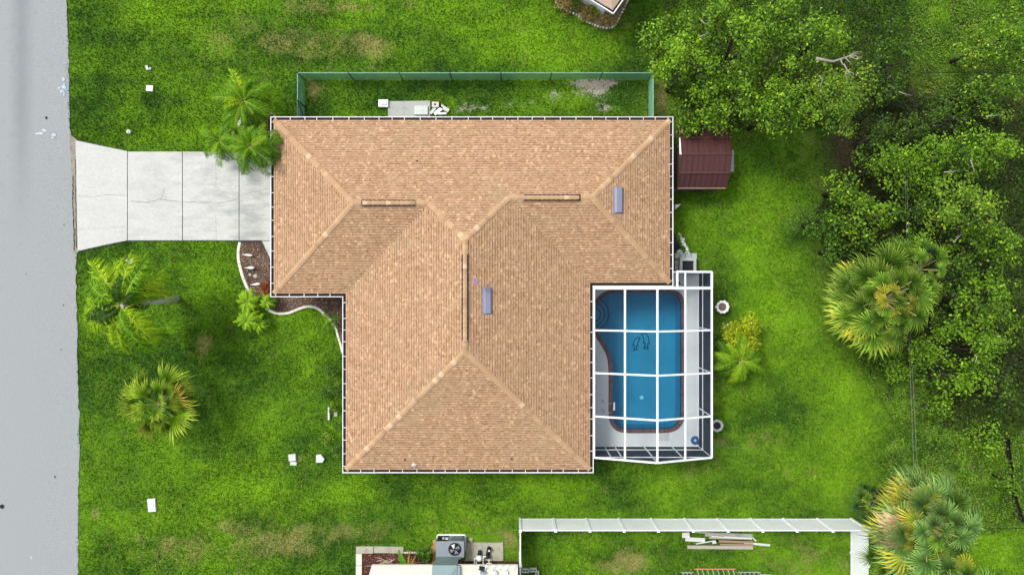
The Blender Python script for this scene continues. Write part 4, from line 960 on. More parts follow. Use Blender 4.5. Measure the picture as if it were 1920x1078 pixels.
o = tag(MB().prism([(0, -.15), (.32, .13), (0, .13)], 0, .3).build('splash_block', M['white']), 'white triangular downspout end at the right house wall', 'downspout'); o.location = W(1264, 389)

# slab and clutter in the fenced side yard
sy = thing('equipment_pad', 'grey concrete pad against the house wall in the fenced side yard', 'concrete pad')
MB().prism([W2(*p) for p in ((728, 191), (728, 235), (807, 235), (807, 190))], -.1, .09).build('pad_slab', M['slab'], sy, bevel=.01)
o = tag(MB().box(W(789, 206, .3)[:2] + (.15,), (.78, .52, .12)).build('pad_lid', M['slab2'], None, bevel=.01), 'pale square cover resting on the right end of the grey pad', 'cover')
o = thing('white_plastic_box', 'white stepped plastic box left of the grey side yard pad', 'box', W(720, 196)); MB().box((0, 0, .12), (.56, .42, .24)).build('lower_box', M['white'], o, bevel=.01); MB().box((.03, .03, .27), (.36, .24, .08)).build('upper_box', M['white'], o, bevel=.01); MB().box((0, .04, .32), (.10, .03, .02)).build('slot', M['grey'], o)
o = thing('small_cage_box', 'small white box with dark opening right of the side yard pad', 'box', W(817, 198)); MB().box((0, 0, .1), (.40, .30, .2)).build('box_body', M['stone'], o, bevel=.01); MB().box((-.02, 0, .202), (.14, .10, .01)).build('opening', M['dark'], o)
MB().box((.26, -.05, .06), (.14, .20, .12)).build('dark_side', M['dark'], o)
for i, (px_, py_, wx, wy, rz, l) in enumerate(((812, 207, .5, .16, .9, 'broken grey slab piece touching the side yard pad'), (822, 208, .62, .20, .7, 'middle tilted white slab shard by the side yard pad'), (833, 203, .62, .22, -.55, 'outermost tilted white slab shard beside the side yard pad'), (829, 213, .5, .12, 0.05, 'thin white slab shard lying close to the gutter'))):
    block('slab_shard', px_, py_, wx, wy, .12, ('slab2', 'white', 'slab2', 'white')[i], l, 'rubble', rz, .01)

# stone edging of the upper-left bed
for i, (x, y, l, rz) in enumerate(((447, 233, 'lowest block', 1.0), (451.5, 225, 'second lowest block', 1.0), (456.5, 217, 'third block from the bottom', .95), (465, 209, 'small block beneath the palm fronds', .5), (484, 203, 'first block of the upper run', -.15), (493.5, 207, 'second block of the upper run', -.45), (503, 211.5, 'third block of the upper run', -.5), (511, 216, 'last block touching the gutter corner', -.4), (436, 250, 'lone block half under the left palm', .6), (425, 275, 'pale block under the driveway palms', .9))):
    block('edging_block', x, y, .30 if i not in (3, 8) else .2, .19, .14, 'stone', l + ' of the pale stone bed edging', 'edging stone', rz, .025)['group'] = 'stone edging of the bed by the driveway palms'
# curved concrete kerb of the front bed, cast in sections
def kerb_run(pts, w_, name, nsec, label, mat='kerb', z=.10):
    k = thing(name, label, 'kerb'); P = []
    for i in range(len(pts) - 1):
        p0, p1, p2, p3 = [Vector(pts[min(max(i + j, 0), len(pts) - 1)]) for j in (-1, 0, 1, 2)]
        for j in range(6):
            t = j / 6; P.append(.5 * ((2 * p1) + (-p0 + p2) * t + (2 * p0 - 5 * p1 + 4 * p2 - p3) * t * t + (-p0 + 3 * p1 - 3 * p2 + p3) * t ** 3))
    P.append(Vector(pts[-1])); per = len(P) / nsec
    for s in range(nsec):
        a, b = int(s * per), min(int((s + 1) * per), len(P) - 1)
        m = MB(); v = []; f = []
        for i in range(a, b + 1):
            d = (P[min(i + 1, len(P) - 1)] - P[max(i - 1, 0)]).normalized(); nn = Vector((-d.y, d.x)); c = P[i].copy()
            if i == a: c += d * .35
            if i == b: c -= d * .35
            x, y = W2(c.x, c.y, z); w2 = w_ / 2
            for o_, zz in ((-w2, -.05), (-w2, z * .8), (-w2 * .6, z), (w2 * .6, z), (w2, z * .8), (w2, -.05)): v.append((x + nn.x * o_, y - nn.y * o_, zz))
        n_ = len(v) // 6
        for i in range(n_ - 1): f += [(i * 6 + k_, i * 6 + k_ + 1, i * 6 + k_ + 7, i * 6 + k_ + 6) for k_ in range(5)]
        f += [tuple(range(6)), tuple((n_ - 1) * 6 + k_ for k_ in range(6))[::-1]]
        m.add(v, f).build('kerb_section', M[mat], k)
    return k
kerb_run([(449.5, 454), (446.5, 470), (447, 488), (452, 510), (459, 530), (468, 549), (480, 564)], .17, 'bed_kerb', 5, 'pale curved concrete kerb from the driveway down to the bright small palms')
kerb_run([(497, 577), (508, 584), (522, 588), (540, 587), (556, 581), (570, 576), (584, 575), (598, 580), (611, 592), (621, 601)], .15, 'bed_kerb', 5, 'wavy white kerb between the front lawn and the lower mulch bed')
kerb_run([(624, 606), (630, 618), (634, 632), (638, 645), (642, 662)], .13, 'bed_kerb', 3, 'short steep white kerb section closest to the front wall gutter')
o = thing('landscape_edging', 'black plastic edging along the driveway end of the mulch bed', 'edging'); MB().bar(W(450, 453, .06), W(490, 453, .06), .06, .12).build('edging_strip', M['black'], o); MB().bar(W(490, 453, .06), W(508, 492, .06), .06, .12).build('edging_strip', M['black'], o)
# three white bird ornaments in the mulch
for i, (px_, py_, s, l) in enumerate(((470, 479, .8, 'uppermost, thin white bird ornament in the mulch bed'), (474, 502.5, 1.1, 'middle, plump white bird ornament in the mulch bed'), (485, 533, 1.0, 'lowest white bird ornament in the mulch bed beside the red plants'))):
    o = thing('bird_ornament', l, 'garden ornament', W(px_, py_), R(5 * i - 6), 'white bird ornaments in the mulch bed')
    MB().lathe([(0, -.22), (.05, -.18), (.085 * s, -.05), (.08 * s, .06), (.035, .17), (0, .20)], n=12).build('body', M['white'], o, True).rotation_euler = (0, R(90), 0)
    o.children[0].location = (0, 0, .22); MB().tube([(.14, 0, .26), (.20, 0, .36), (.22, 0, .44)], [.03, .022, .028], 8).build('neck', M['white'], o, True)
    MB().add([(-.18, -.04, .22), (-.18, .04, .22), (-.40, .02, .20), (-.40, -.02, .20)], [(0, 1, 2, 3)]).build('tail', M['stone'], o); MB().bar((0, 0, 0), (0, 0, .16), .02).build('leg', M['grey'], o)
rock('stone', 479, 518, .13, .07, 'slab', 'flat grey stone between the bird ornaments', seed=8); rock('stone', 469, 515, .10, .06, 'slab', 'small pinkish grey stone left of the flat grey stone', seed=9)

# ------------------------------------------------------------------ neighbour above (roof corner) and its edging
nh = thing('neighbour_house', 'corner of a neighbouring shingled house at the top edge of the photo', 'house')
zc = 2.6; a0 = Vector(W2(1150, 26, zc)); aL = Vector(W2(1082, -16, zc)); dL = (aL - a0).normalized(); aR = Vector(W2(1178, -14, zc)); dR = (aR - a0).normalized()
P0 = a0; PL = a0 + dL * 9; PR = a0 + dR * 9; PT = a0 + dL * 9 + dR * 9; mid = (P0 + PT) / 2
apx = (mid.x, mid.y, zc + 1.6)
def ins(p, k): p = Vector(p); return p + (mid - p) * k
nb_ = MB(); c4 = [ins(p, .03) for p in (P0, PR, PT, PL)]
nb_.add([(p.x, p.y, zc + .02) for p in c4] + [apx], [(0, 1, 4), (1, 2, 4), (2, 3, 4), (3, 0, 4)]); nroof = nb_.build('roof', M['nshingle'], nh)
wl4 = [ins(p, .165) for p in (P0, PR, PT, PL)]; MB().prism([(p.x, p.y) for p in wl4], 0, zc - .1).build('wall', M['white'], nh)
ng = MB()
for a, b in ((P0, PR), (PR, PT), (PT, PL), (PL, P0)):
    ng.bar((a.x, a.y, zc - .05), (b.x, b.y, zc - .05), .05, .12)
ng.build('gutter', M['gutter'], nh)
i0_, i1_ = ins(P0, .012), ins(PL, .012); MB().bar((i0_.x, i0_.y, zc - .03), (i1_.x, i1_.y, zc - .03), .10, .05).build('gutter_debris', M['dark'], nh)
fp = a0 + dL * .9; MB().tube([(fp.x, fp.y, zc - .1), (fp.x - .15, fp.y + .3, zc - .5), (wl4[0].x - .6, wl4[0].y + .45, .5), (W2(1126, 24)[0], W2(1126, 24)[1], .15)], .05, 8).build('downspout', M['white'], nh)
dpt = [(1040, 5), (1052, 14), (1066, 22), (1078, 28), (1088, 34), (1098, 41), (1108, 46), (1118, 50), (1128, 53), (1140, 55), (1150, 52), (1156, 44), (1161, 34), (1167, 22), (1173, 10), (1180, -2)]
ed = thing('stone_edging', 'scalloped row of small pale edging stones around the neighbouring bed', 'edging')
L_ = 0; seg = []
for (x0, y0), (x1, y1) in zip(dpt[:-1], dpt[1:]):
    n_ = max(1, int(math.hypot(x1 - x0, y1 - y0) / 4.6))
    for i in range(n_): t = (i + .5) / n_; seg.append((x0 + (x1 - x0) * t, y0 + (y1 - y0) * t, math.atan2(-(y1 - y0), x1 - x0)))
em = [MB().box((0, 0, .05), (.115, .10, .12)).mesh('edging_stone', M[k]) for k in ('stone', 'pad')]
for i, (x, y, an) in enumerate(seg): link('edging_stone', em[i % 3 == 2], ed, W(x, y), (0, 0, an + rnd.uniform(-.15, .15)))

# ------------------------------------------------------------------ neighbour below
sh = thing('neighbour_house', 'cream flat-roofed neighbouring house cut off by the bottom edge', 'house')
zc = 2.5; yA = W2(0, 1059, zc)[1]; xL = W2(697, 0, zc)[0]; xR = W2(971, 0, zc)[0]
rf = MB().add([(xL, yA, zc), (xR, yA, zc), (xR, yA - 8, zc + .9), (xL - .9, yA - 8, zc + .9), (xL - .25, yA - .9, zc + .02), (xL, yA, zc - .15), (xR, yA, zc - .15), (xR, yA - 8, zc - .15), (xL - .9, yA - 8, zc - .15)], [(0, 4, 3, 2, 1), (5, 0, 1, 6), (8, 3, 4, 0, 5), (6, 1, 2, 7), (5, 6, 7, 8)]); rf.build('roof', M['croof'], sh)
MB().box(((xL + xR) / 2, yA - 4.5, 1.15), (xR - xL - 2.2, 6.8, 2.3)).build('wall', M['cream'], sh)
for k in range(6): MB().tube([(xR - .25 - k * .38, yA - .25, zc + .05), (xR - .25 - k * .38, yA - .1, zc + .25), (xR - .2 - k * .38, yA + .15, zc + .3)], .018, 6).build('roof_hook', M['white'], sh)
ac = thing('air_conditioner', 'large grey packaged air conditioner with round black fan', 'air conditioner')
ax0, ax1, ay0, ay1, az_ = -4.35, -2.74, -14.50, -15.42, .92; acx, acy = (ax0 + ax1) / 2, (ay0 + ay1) / 2
MB().box((acx, acy, az_ / 2), (ax1 - ax0, ay0 - ay1, az_)).build('casing', M['grey'], ac, bevel=.015)
for k in range(14): MB().box((acx + .05 + k * .052, ay0 + .008, az_ / 2), (.02, .02, az_ - .2)).build('louvre', M['black'] if k > 11 else M['duct'], ac)
MB().box((acx - .45, ay0 + .01, az_ / 2), (.62, .02, az_ - .2)).build('service_panel', M['dark'], ac); MB().box((acx - .22, ay0 + .03, .55), (.16, .03, .28)).build('rating_label', M['white'], ac); MB().box((acx - .42, ay0 + .03, .5), (.10, .03, .22)).build('rating_label', M['white'], ac)
for a, b in (((ax0, ay0), (ax1, ay0)), ((ax0, ay0), (ax0, ay1)), ((ax1, ay0), (ax1, ay1))): MB().bar((a[0], a[1] + .02, az_ * .0 + .04), (b[0], b[1] + .02, .04), .12, .08).build('base_rail', M['white'], ac)
MB().bar((ax0 + .02, ay0 + .06, .06), (ax1, ay0 + .06, .06), .07, .1).build('base_rail', M['white'], ac)
fx_, fy_ = -3.27, -14.93; MB().lathe([(.37, -.02), (.37, .03), (.33, .04), (.32, .012), (0, .012)], (fx_, fy_, az_), 28).build('fan_shroud', M['black'], ac)
for k in range(4):
    a = k * math.pi / 2 + .3; MB().add([(fx_ + .06 * math.cos(a), fy_ + .06 * math.sin(a), az_ + .03), (fx_ + .30 * math.cos(a - .3), fy_ + .30 * math.sin(a - .3), az_ + .02), (fx_ + .31 * math.cos(a + .45), fy_ + .31 * math.sin(a + .45), az_ + .035), (fx_ + .08 * math.cos(a + .9), fy_ + .08 * math.sin(a + .9), az_ + .03)], [(0, 1, 2, 3)]).build('fan_blade', M['grey'] if k != 1 else M['white'], ac)
for r_ in (.10, .18, .26, .34): MB().tube([(fx_ + r_ * math.cos(t), fy_ + r_ * math.sin(t), az_ + .04) for t in [2 * math.pi * i / 24 for i in range(25)]], .006, 5).build('fan_guard', M['black'], ac)
MB().box((acx, ay1 - .03, az_ + .01), (1.2, .07, .05)).build('duct_flange', M['white'], ac)
MB().add([(-4.28, -15.36, az_), (-3.02, -15.36, az_), (-2.98, -15.10, 2.66), (-4.34, -15.10, 2.66), (-4.42, -18, 3.15), (-2.92, -18, 3.15), (-3.4, -15.6, 2.82), (-4.28, -15.36, .3), (-3.02, -15.36, .3), (-2.98, -15.2, 2.45), (-2.92, -18, 2.6), (-4.34, -15.2, 2.45), (-4.42, -18, 2.6)], [(0, 3, 2, 1)[::-1], (3, 4, 6), (3, 6, 2), (2, 6, 5), (6, 4, 5), (2, 5, 10, 9), (3, 11, 12, 4)]).build('duct', M['duct'], ac)
MB().bar((-2.90, -15.15, 2.58), (-2.84, -17.8, 2.95), .12, .2).build('duct_side', M['grey'], ac)
o = thing('brown_board', 'ragged tan board left of the grey air conditioner', 'board'); MB().prism([W2(*p) for p in ((811, 1012), (817, 1010), (818, 1058), (809, 1060), (812, 1040), (807, 1026), (813, 1020))], .02, .06).build('board_sheet', M['tanmat'], o)
lk = thing('concrete_border', 'L-shaped weathered concrete border round the neighbour bed', 'concrete border')
slab([(668, 1023), (700.5, 1023), (700.5, 1036), (680, 1036), (668, 1036)], 'border_slab', 'pad', .08, lk); slab([(701.5, 1023), (757, 1024), (757, 1036), (701.5, 1035)], 'border_slab', 'pad', .08, lk); slab([(668, 1037), (679, 1037), (679, 1058), (668, 1058)], 'border_slab', 'kerb', .08, lk); slab([(668, 1059), (679, 1059), (678, 1120), (667, 1120)], 'border_slab', 'kerb', .08, lk)
for k in range(12): MB().box(W(760 + k * 4.4, 1034.5)[:2] + (.04,), (.11, .09, .1)).build('edging_stone', M['stone'], lk)
ep = thing('pump_pad', 'speckled concrete pad between the air conditioner and the white fence', 'concrete pad'); slab([(873, 1016), (943.5, 1016), (944, 1050), (873, 1050)], 'pad_slab', 'pad', .08, ep)
def pump(px_, py_, l, s):
    o = thing('pool_pump', l, 'pump', W(px_, py_, .08)); MB().lathe([(.13 * s, 0), (.15 * s, .1), (.13 * s, .3 * s), (.08, .36 * s), (0, .38 * s)], n=14).build('strainer_pot', M['white'] if s > 1 else M['black'], o, True)
    MB().tube([(0, .12, .12), (.02, .34 * s, .14)], [.12, .09], 12).build('motor', M['black'], o, True); MB().tube([(0, 0, .25), (-.26, .02, .25), (-.28, -.25, .2), (-.28, -.45, .2)], .035, 8).build('pipe', M['white'], o, True); return o
pump(899, 1043, 'left white-topped pool pump on the concrete pad', 1.2); pump(915, 1040, 'right black pool pump on the concrete pad', .9)
o = thing('pool_filter', 'small black and white filter at the pad edge above the right pump', 'filter', W(917, 1027, .08)); MB().lathe([(.12, 0), (.13, .15), (.10, .3), (.05, .34), (0, .35)], n=14).build('filter_tank', M['black'], o, True); MB().lathe([(.06, .36), (.05, .40), (0, .41)], (.02, -.01, 0), 10).build('filter_cap', M['white'], o, True)
o = thing('white_pipework', 'white branching water pipes below the pump pad', 'pipes')
for a, b in (((893, 1052), (893, 1060)), ((893, 1060), (906, 1061)), ((906, 1061), (906, 1054)), ((917, 1048), (917, 1058)), ((912, 1056), (922, 1056)), ((906, 1068), (907, 1078)), ((935, 1072), (960, 1068))): MB().tube([W(*a, .4), W(*b, .4)], .035, 6).build('pipe', M['white'], o)
o = thing('junction_boxes', 'grey junction boxes on the cream roof right of the duct', 'junction box')
for px_, py_ in ((903, 1069), (905, 1077)): MB().box(W(px_, py_, 2.9)[:2] + (2.62,), (.30, .14, .2), -.15).build('box_body', M['black'] if py_ < 1070 else M['grey'], o)
o = thing('roof_fitting', 'pale blue and white fitting on the cream roof near the fence', 'roof fitting')
for px_, py_, mm in ((928, 1074, 'slab2'), (948, 1074, 'white')): MB().lathe([(.16, 0), (.14, .08), (.05, .12), (0, .12)], W(px_, py_, 2.62), 9).build('cap', M[mm], o)
o = rock('stone', 883, 1012, .16, .12, 'lumber', 'brown broken stone at the upper edge of the pump pad', seed=22)
# concrete blocks with cells, inside the fence corner
def cblock(px_, py_, rz, l):
    o = thing('cinder_block', l, 'concrete block', W(px_, py_), rz, 'concrete blocks in the fence corner'); m = MB(); m.prism([(-.2, -.1), (.2, -.1), (.2, .1), (-.2, .1)], 0, .19, holes=[[(-.16, -.06), (-.16, .06), (-.02, .06), (-.02, -.06)], [(.02, -.06), (.02, .06), (.16, .06), (.16, -.06)]]); m.build('block_body', M['slab2'], o)
cblock(985, 1067, 0, 'left grey two-cell concrete block in the fence corner'); cblock(999.5, 1066, .02, 'right grey two-cell concrete block in the fence corner'); cblock(1007, 1075, R(90), 'turned two-cell concrete block, lowest in the fence corner')

# lumber pile
LB = [((1279, 1003), (1293, 1002), .30, 'stone', .30, 'short pale block end at the left tip of the lumber pile'),
      ((1285, 1010), (1322, 1012), .24, 'lumber3', .22, 'wide pale plank end showing at the upper left of the lumber pile'),
      ((1289, 1025), (1412, 1026), .20, 'lumber', .10, 'long wide grey plank along the lower side of the lumber pile'),
      ((1322, 1001), (1411, 1004), .22, 'slab', .10, 'grey plank close under the white fence in the lumber pile'),
      ((1330, 1007), (1400, 1009), .12, 'lumber', .16, 'thin dark-grained plank in the middle of the lumber pile'),
      ((1334, 1004.5), (1362, 1007), .07, 'lumber3', .32, 'thin whitish lath crossing the lumber pile'),
      ((1358, 1006), (1410, 1009), .11, 'lumber3', .34, 'pale straight lath on top of the lumber pile'),
      ((1348, 1014), (1412, 1016), .13, 'lumber2', .20, 'brown rotten plank in the lumber pile'),
      ((1305, 1019), (1340, 1013), .06, 'lumber3', .24, 'slanting thin lath at the left of the lumber pile'),
      ((1395, 1017), (1444, 1021.5), .13, 'lumber3', .16, 'pale green-white board sticking out at the right of the pile'),
      ((1350, 1020), (1412, 1021), .10, 'lumber2', .24, 'narrow brown strip lying on the long grey plank'),
      ((1296, 1014), (1400, 1013), .10, 'dark', .08, 'dark plank at the bottom of the lumber pile'),
      ((1300, 996), (1352, 1001), .10, 'lumber', .18, 'grey lath partly hidden under the white fence'),
      ((1411, 1007), (1418, 1014), .08, 'lumber3', .22, 'short pale offcut at the right end of the pile')]
for a, b, w_, mm, z_, l in LB:
    z_ = z_ * .8; o = tag(MB().bar(W(*a, z_), W(*b, z_), w_, .045).build('wooden_plank', M[mm], None, bevel=.006), l, 'plank', 'planks of the lumber pile')
tag(MB().box(W(1340, 1017, .3)[:2] + (.2,), (.22, .16, .10), .2).build('timber_offcut', M['lumber3'], None, bevel=.01), 'small pale block sitting on the lumber pile', 'wood block')
# ladders at the bottom edge
def ladder(px0, px1, py0, py1, n, mr, ms, l, slant=0, zz=.25):
    o = thing('ladder', l, 'ladder'); a0, a1 = W(px0, py0, zz), W(px1, py0, zz); b0, b1 = W(px0 + slant, py1, zz), W(px1 + slant, py1, zz)
    MB().bar(a0, a1, .045, .08).build('side_rail', M[mr], o); MB().bar(b0, b1, .045, .08).build('side_rail', M[mr], o)
    for i in range(n):
        t = (i + .5) / n; MB().bar(Vector(a0).lerp(Vector(a1), t), Vector(b0).lerp(Vector(b1), t), .04, .03).build('rung', M[ms], o)
ladder(1302, 1379, 1066, 1080, 8, 'orange', 'alu', 'orange-railed ladder lying in the grass at the bottom edge', 4, .35)
ladder(1277, 1300, 1072.5, 1085, 3, 'alu', 'alu', 'small bare metal ladder left of the orange one'); ladder(1384, 1426, 1072, 1086, 5, 'alu', 'alu', 'bare metal ladder right of the orange one', 3)
o = thing('metal_tube', 'pale metal tube in the grass right of the ladders', 'tube'); MB().tube([W(1424, 1076, .08), W(1444, 1077, .08)], .035, 8).build('tube_body', M['alu'], o)

# silt fence and wires
sf = thing('silt_fence', 'sagging black fabric silt fence standing in the rough at the right edge', 'fence')
pts = [(1877, 818), (1880, 840), (1884, 870), (1887, 900), (1892, 930), (1900, 955), (1906, 975)]
for (a, b) in zip(pts[:-1], pts[1:]):
    ta, tb = .62 + .06 * math.sin(a[1]), .62 + .06 * math.sin(b[1]); A3, B3 = Vector(W(*a)), Vector(W(*b))
    MB().add([A3, B3, B3 + Vector((.14, 0, tb * .6)), A3 + Vector((.14, 0, ta * .6)), B3 + Vector((.02, 0, tb)), A3 + Vector((.02, 0, ta)), B3 + Vector((.24, .02, .02)), A3 + Vector((.24, -.02, .02))], [(0, 1, 2, 3), (3, 2, 4, 5), (7, 6, 4, 5)]).build('fabric_panel', M['blackfab'], sf)
    MB().box(A3 + Vector((0, 0, .35)), (.03, .03, .66)).build('stake', M['bark'], sf)
for k, (x0, x1) in enumerate(((1699, 1720.5), (1703, 1726))):
    m = MB(); P_ = []
    for i in range(31):
        t = i / 30; yy = 300 + 880 * t; xx = np.interp(yy, [-60, 180, 640, 920, 1180], [1690 + 3 * k, 1694 + 3 * k, 1704.5 + 3.5 * k, 1715 + 7 * k, 1724 + 9 * k]); P_.append(W(xx, yy, 3.4 - .6 * math.sin(math.pi * t)))
    m.tube(P_, .011, 6); tag(m.build('overhead_wire', simple('weathered_cable', (.16, .17, .14), .6), None, True), ('left', 'right')[k] + ' of the two thin overhead wires crossing the rough at the right', 'wire', 'pair of overhead wires')
for k, y_ in enumerate((136, 989)):
    x0 = (1722, 1842)[k]; tag(MB().tube([W(x0, y_ + 1, 1.0), W(1990, y_ - 1 + 2 * k, 1.0)], .018, 6).build('fence_wire', M['dark']), ('dark boundary wire across the clearing in the upper right', 'dark boundary wire above the lower right lawn')[k], 'wire')

# ------------------------------------------------------------------ vegetation builders
GP = {  # palettes: dark, light, accent
 'oak': ((.016, .055, .004), (.22, .41, .012), (.32, .52, .02)), 'oak2': ((.014, .048, .004), (.195, .37, .012), (.28, .46, .02)), 'dim': ((.014, .042, .005), (.085, .17, .010), (.15, .27, .02)),
 'lime': ((.05, .12, .010), (.22, .37, .02), (.36, .46, .03)), 'bush': ((.025, .075, .008), (.10, .22, .012), (.16, .3, .02)), 'yellow': ((.10, .15, .008), (.38, .48, .010), (.56, .55, .01)),
 'dry': ((.20, .15, .03), (.52, .40, .13), (.60, .50, .24)), 'red': ((.10, .03, .01), (.38, .08, .02), (.2, .2, .03))}
def crown_arrays(c, r, pal, seed, dens=1.0, leaf=(.11, .19), clump=(.38, .75), fill=1.0):
    rs = np.random.RandomState(seed); rx, ry, rz = r; nc = int(max(8, (2.0 if rz > .9 else 2.6) * rx * ry * fill / ((clump[0] + clump[1]) / 2) ** 2 * max(1, rz / min(rx, ry) * 1.1)))
    d = rs.randn(nc, 3); d[:, 2] = np.abs(d[:, 2]) * 1.1 - (.45 if rz > .9 else .2); d /= np.linalg.norm(d, axis=1, keepdims=True)
    rad = rs.uniform(.25, 1.0, nc) ** .55
    lob = 1 + .22 * np.sin(3 * np.arctan2(d[:, 1], d[:, 0]) + seed) + .12 * np.sin(5 * np.arctan2(d[:, 1], d[:, 0]) + seed * 2)
    C = np.array(c) + d * np.array([rx, ry, rz]) * (rad * lob * .86)[:, None]
    cr = rs.uniform(clump[0], clump[1], nc)
    per = (cr ** 2 * 150 * dens).astype(int) + 8; idx = np.repeat(np.arange(nc), per); n = len(idx)
    dd = rs.randn(n, 3); dd /= np.linalg.norm(dd, axis=1, keepdims=True); dd[:, 2] = np.where(dd[:, 2] < -.2, -dd[:, 2], dd[:, 2])
    rr = cr[idx] * rs.uniform(.35, 1.08, n); stretch = np.array([1, 1, .7])
    P = C[idx] + dd * rr[:, None] * stretch
    Nn = dd * .55 + rs.randn(n, 3) * .42 + np.array([0, 0, .62])
    lobe = .5 + .5 * np.sin(C[:, 0] * 1.7 + seed) * np.cos(C[:, 1] * 1.9 - seed)
    tone = ((rs.uniform(0, 1, nc) * .6 + lobe * .4) ** 1.1 * .9)[idx] + rs.uniform(-.30, .34, n); tone = np.clip(tone, 0, 1)
    col = lerp(pal[0], pal[1], tone) * rs.uniform(.8, 1.2, (n, 1)); k = rs.rand(n) < .07; col[k] = np.array(pal[2]) * rs.uniform(.8, 1.1, (k.sum(), 1))
    sz = rs.uniform(leaf[0], leaf[1], n); return P, Nn, sz, col, C, rs
def tree(name, label, cat, px_, py_, rpx, z, pal='oak', seed=1, group=None, dens=1.0, leaf=(.11, .19), clump=(.38, .75), ry=None, flat=.62, lean=1.0, fill=1.0):
    s = FPX / (CAM_H - z); c = W(px_, py_, z); rx = rpx / s; ryy = (ry or rpx) / s; rz = min(rx, ryy) * flat if z < 2.4 else z * .42
    base = (c[0], c[1], 0); o = thing(name, label, cat, base, 0, group); cz_ = max(z - rz * .8, rz * .35)
    P, Nn, sz, col, C, rs = crown_arrays((0, 0, cz_), (rx, ryy, rz), GP[pal], seed, dens, leaf, clump, fill)
    P[:, 2] = np.maximum(P[:, 2], .05)
    link('crown', leafmesh('crown', P, Nn, sz, col, 'leaf', rs=rs), o)
    if z > 2.2:
        q_ = random.Random(seed); r0 = .09 + .028 * rx
        MB().tube([(0, 0, -.1), (.05, .03, cz_ * .45), (.0, .08, cz_ * .8)], [r0 * 1.1, r0 * .8, r0 * .5], 10).build('trunk', M['bark'], o, True)
        for k in range(min(9, 4 + int(rx * 2))):
            t = C[q_.randrange(len(C))]; st = Vector((.03, .05, cz_ * q_.uniform(.4, .8))); en = Vector((t[0], t[1], max(t[2], .4))); md = (st + en) / 2 + Vector((0, 0, .25))
            MB().tube([st, md, en], [r0 * .5, r0 * .3, r0 * .1], 6).build('limb', M['bark'], o, True)
    else:
        m = MB(); q_ = random.Random(seed)
        for k in range(5): t = C[q_.randrange(len(C))]; m.tube([(0, 0, 0), (t[0] * .5, t[1] * .5, max(.1, t[2] * .6)), (t[0], t[1], max(.1, t[2]))], [.03, .02, .008], 5)
        m.build('stem', M['bark'], o, True)
    return o
G1 = 'broadleaf trees behind the shed'; G2 = 'trees of the woodland on the right'
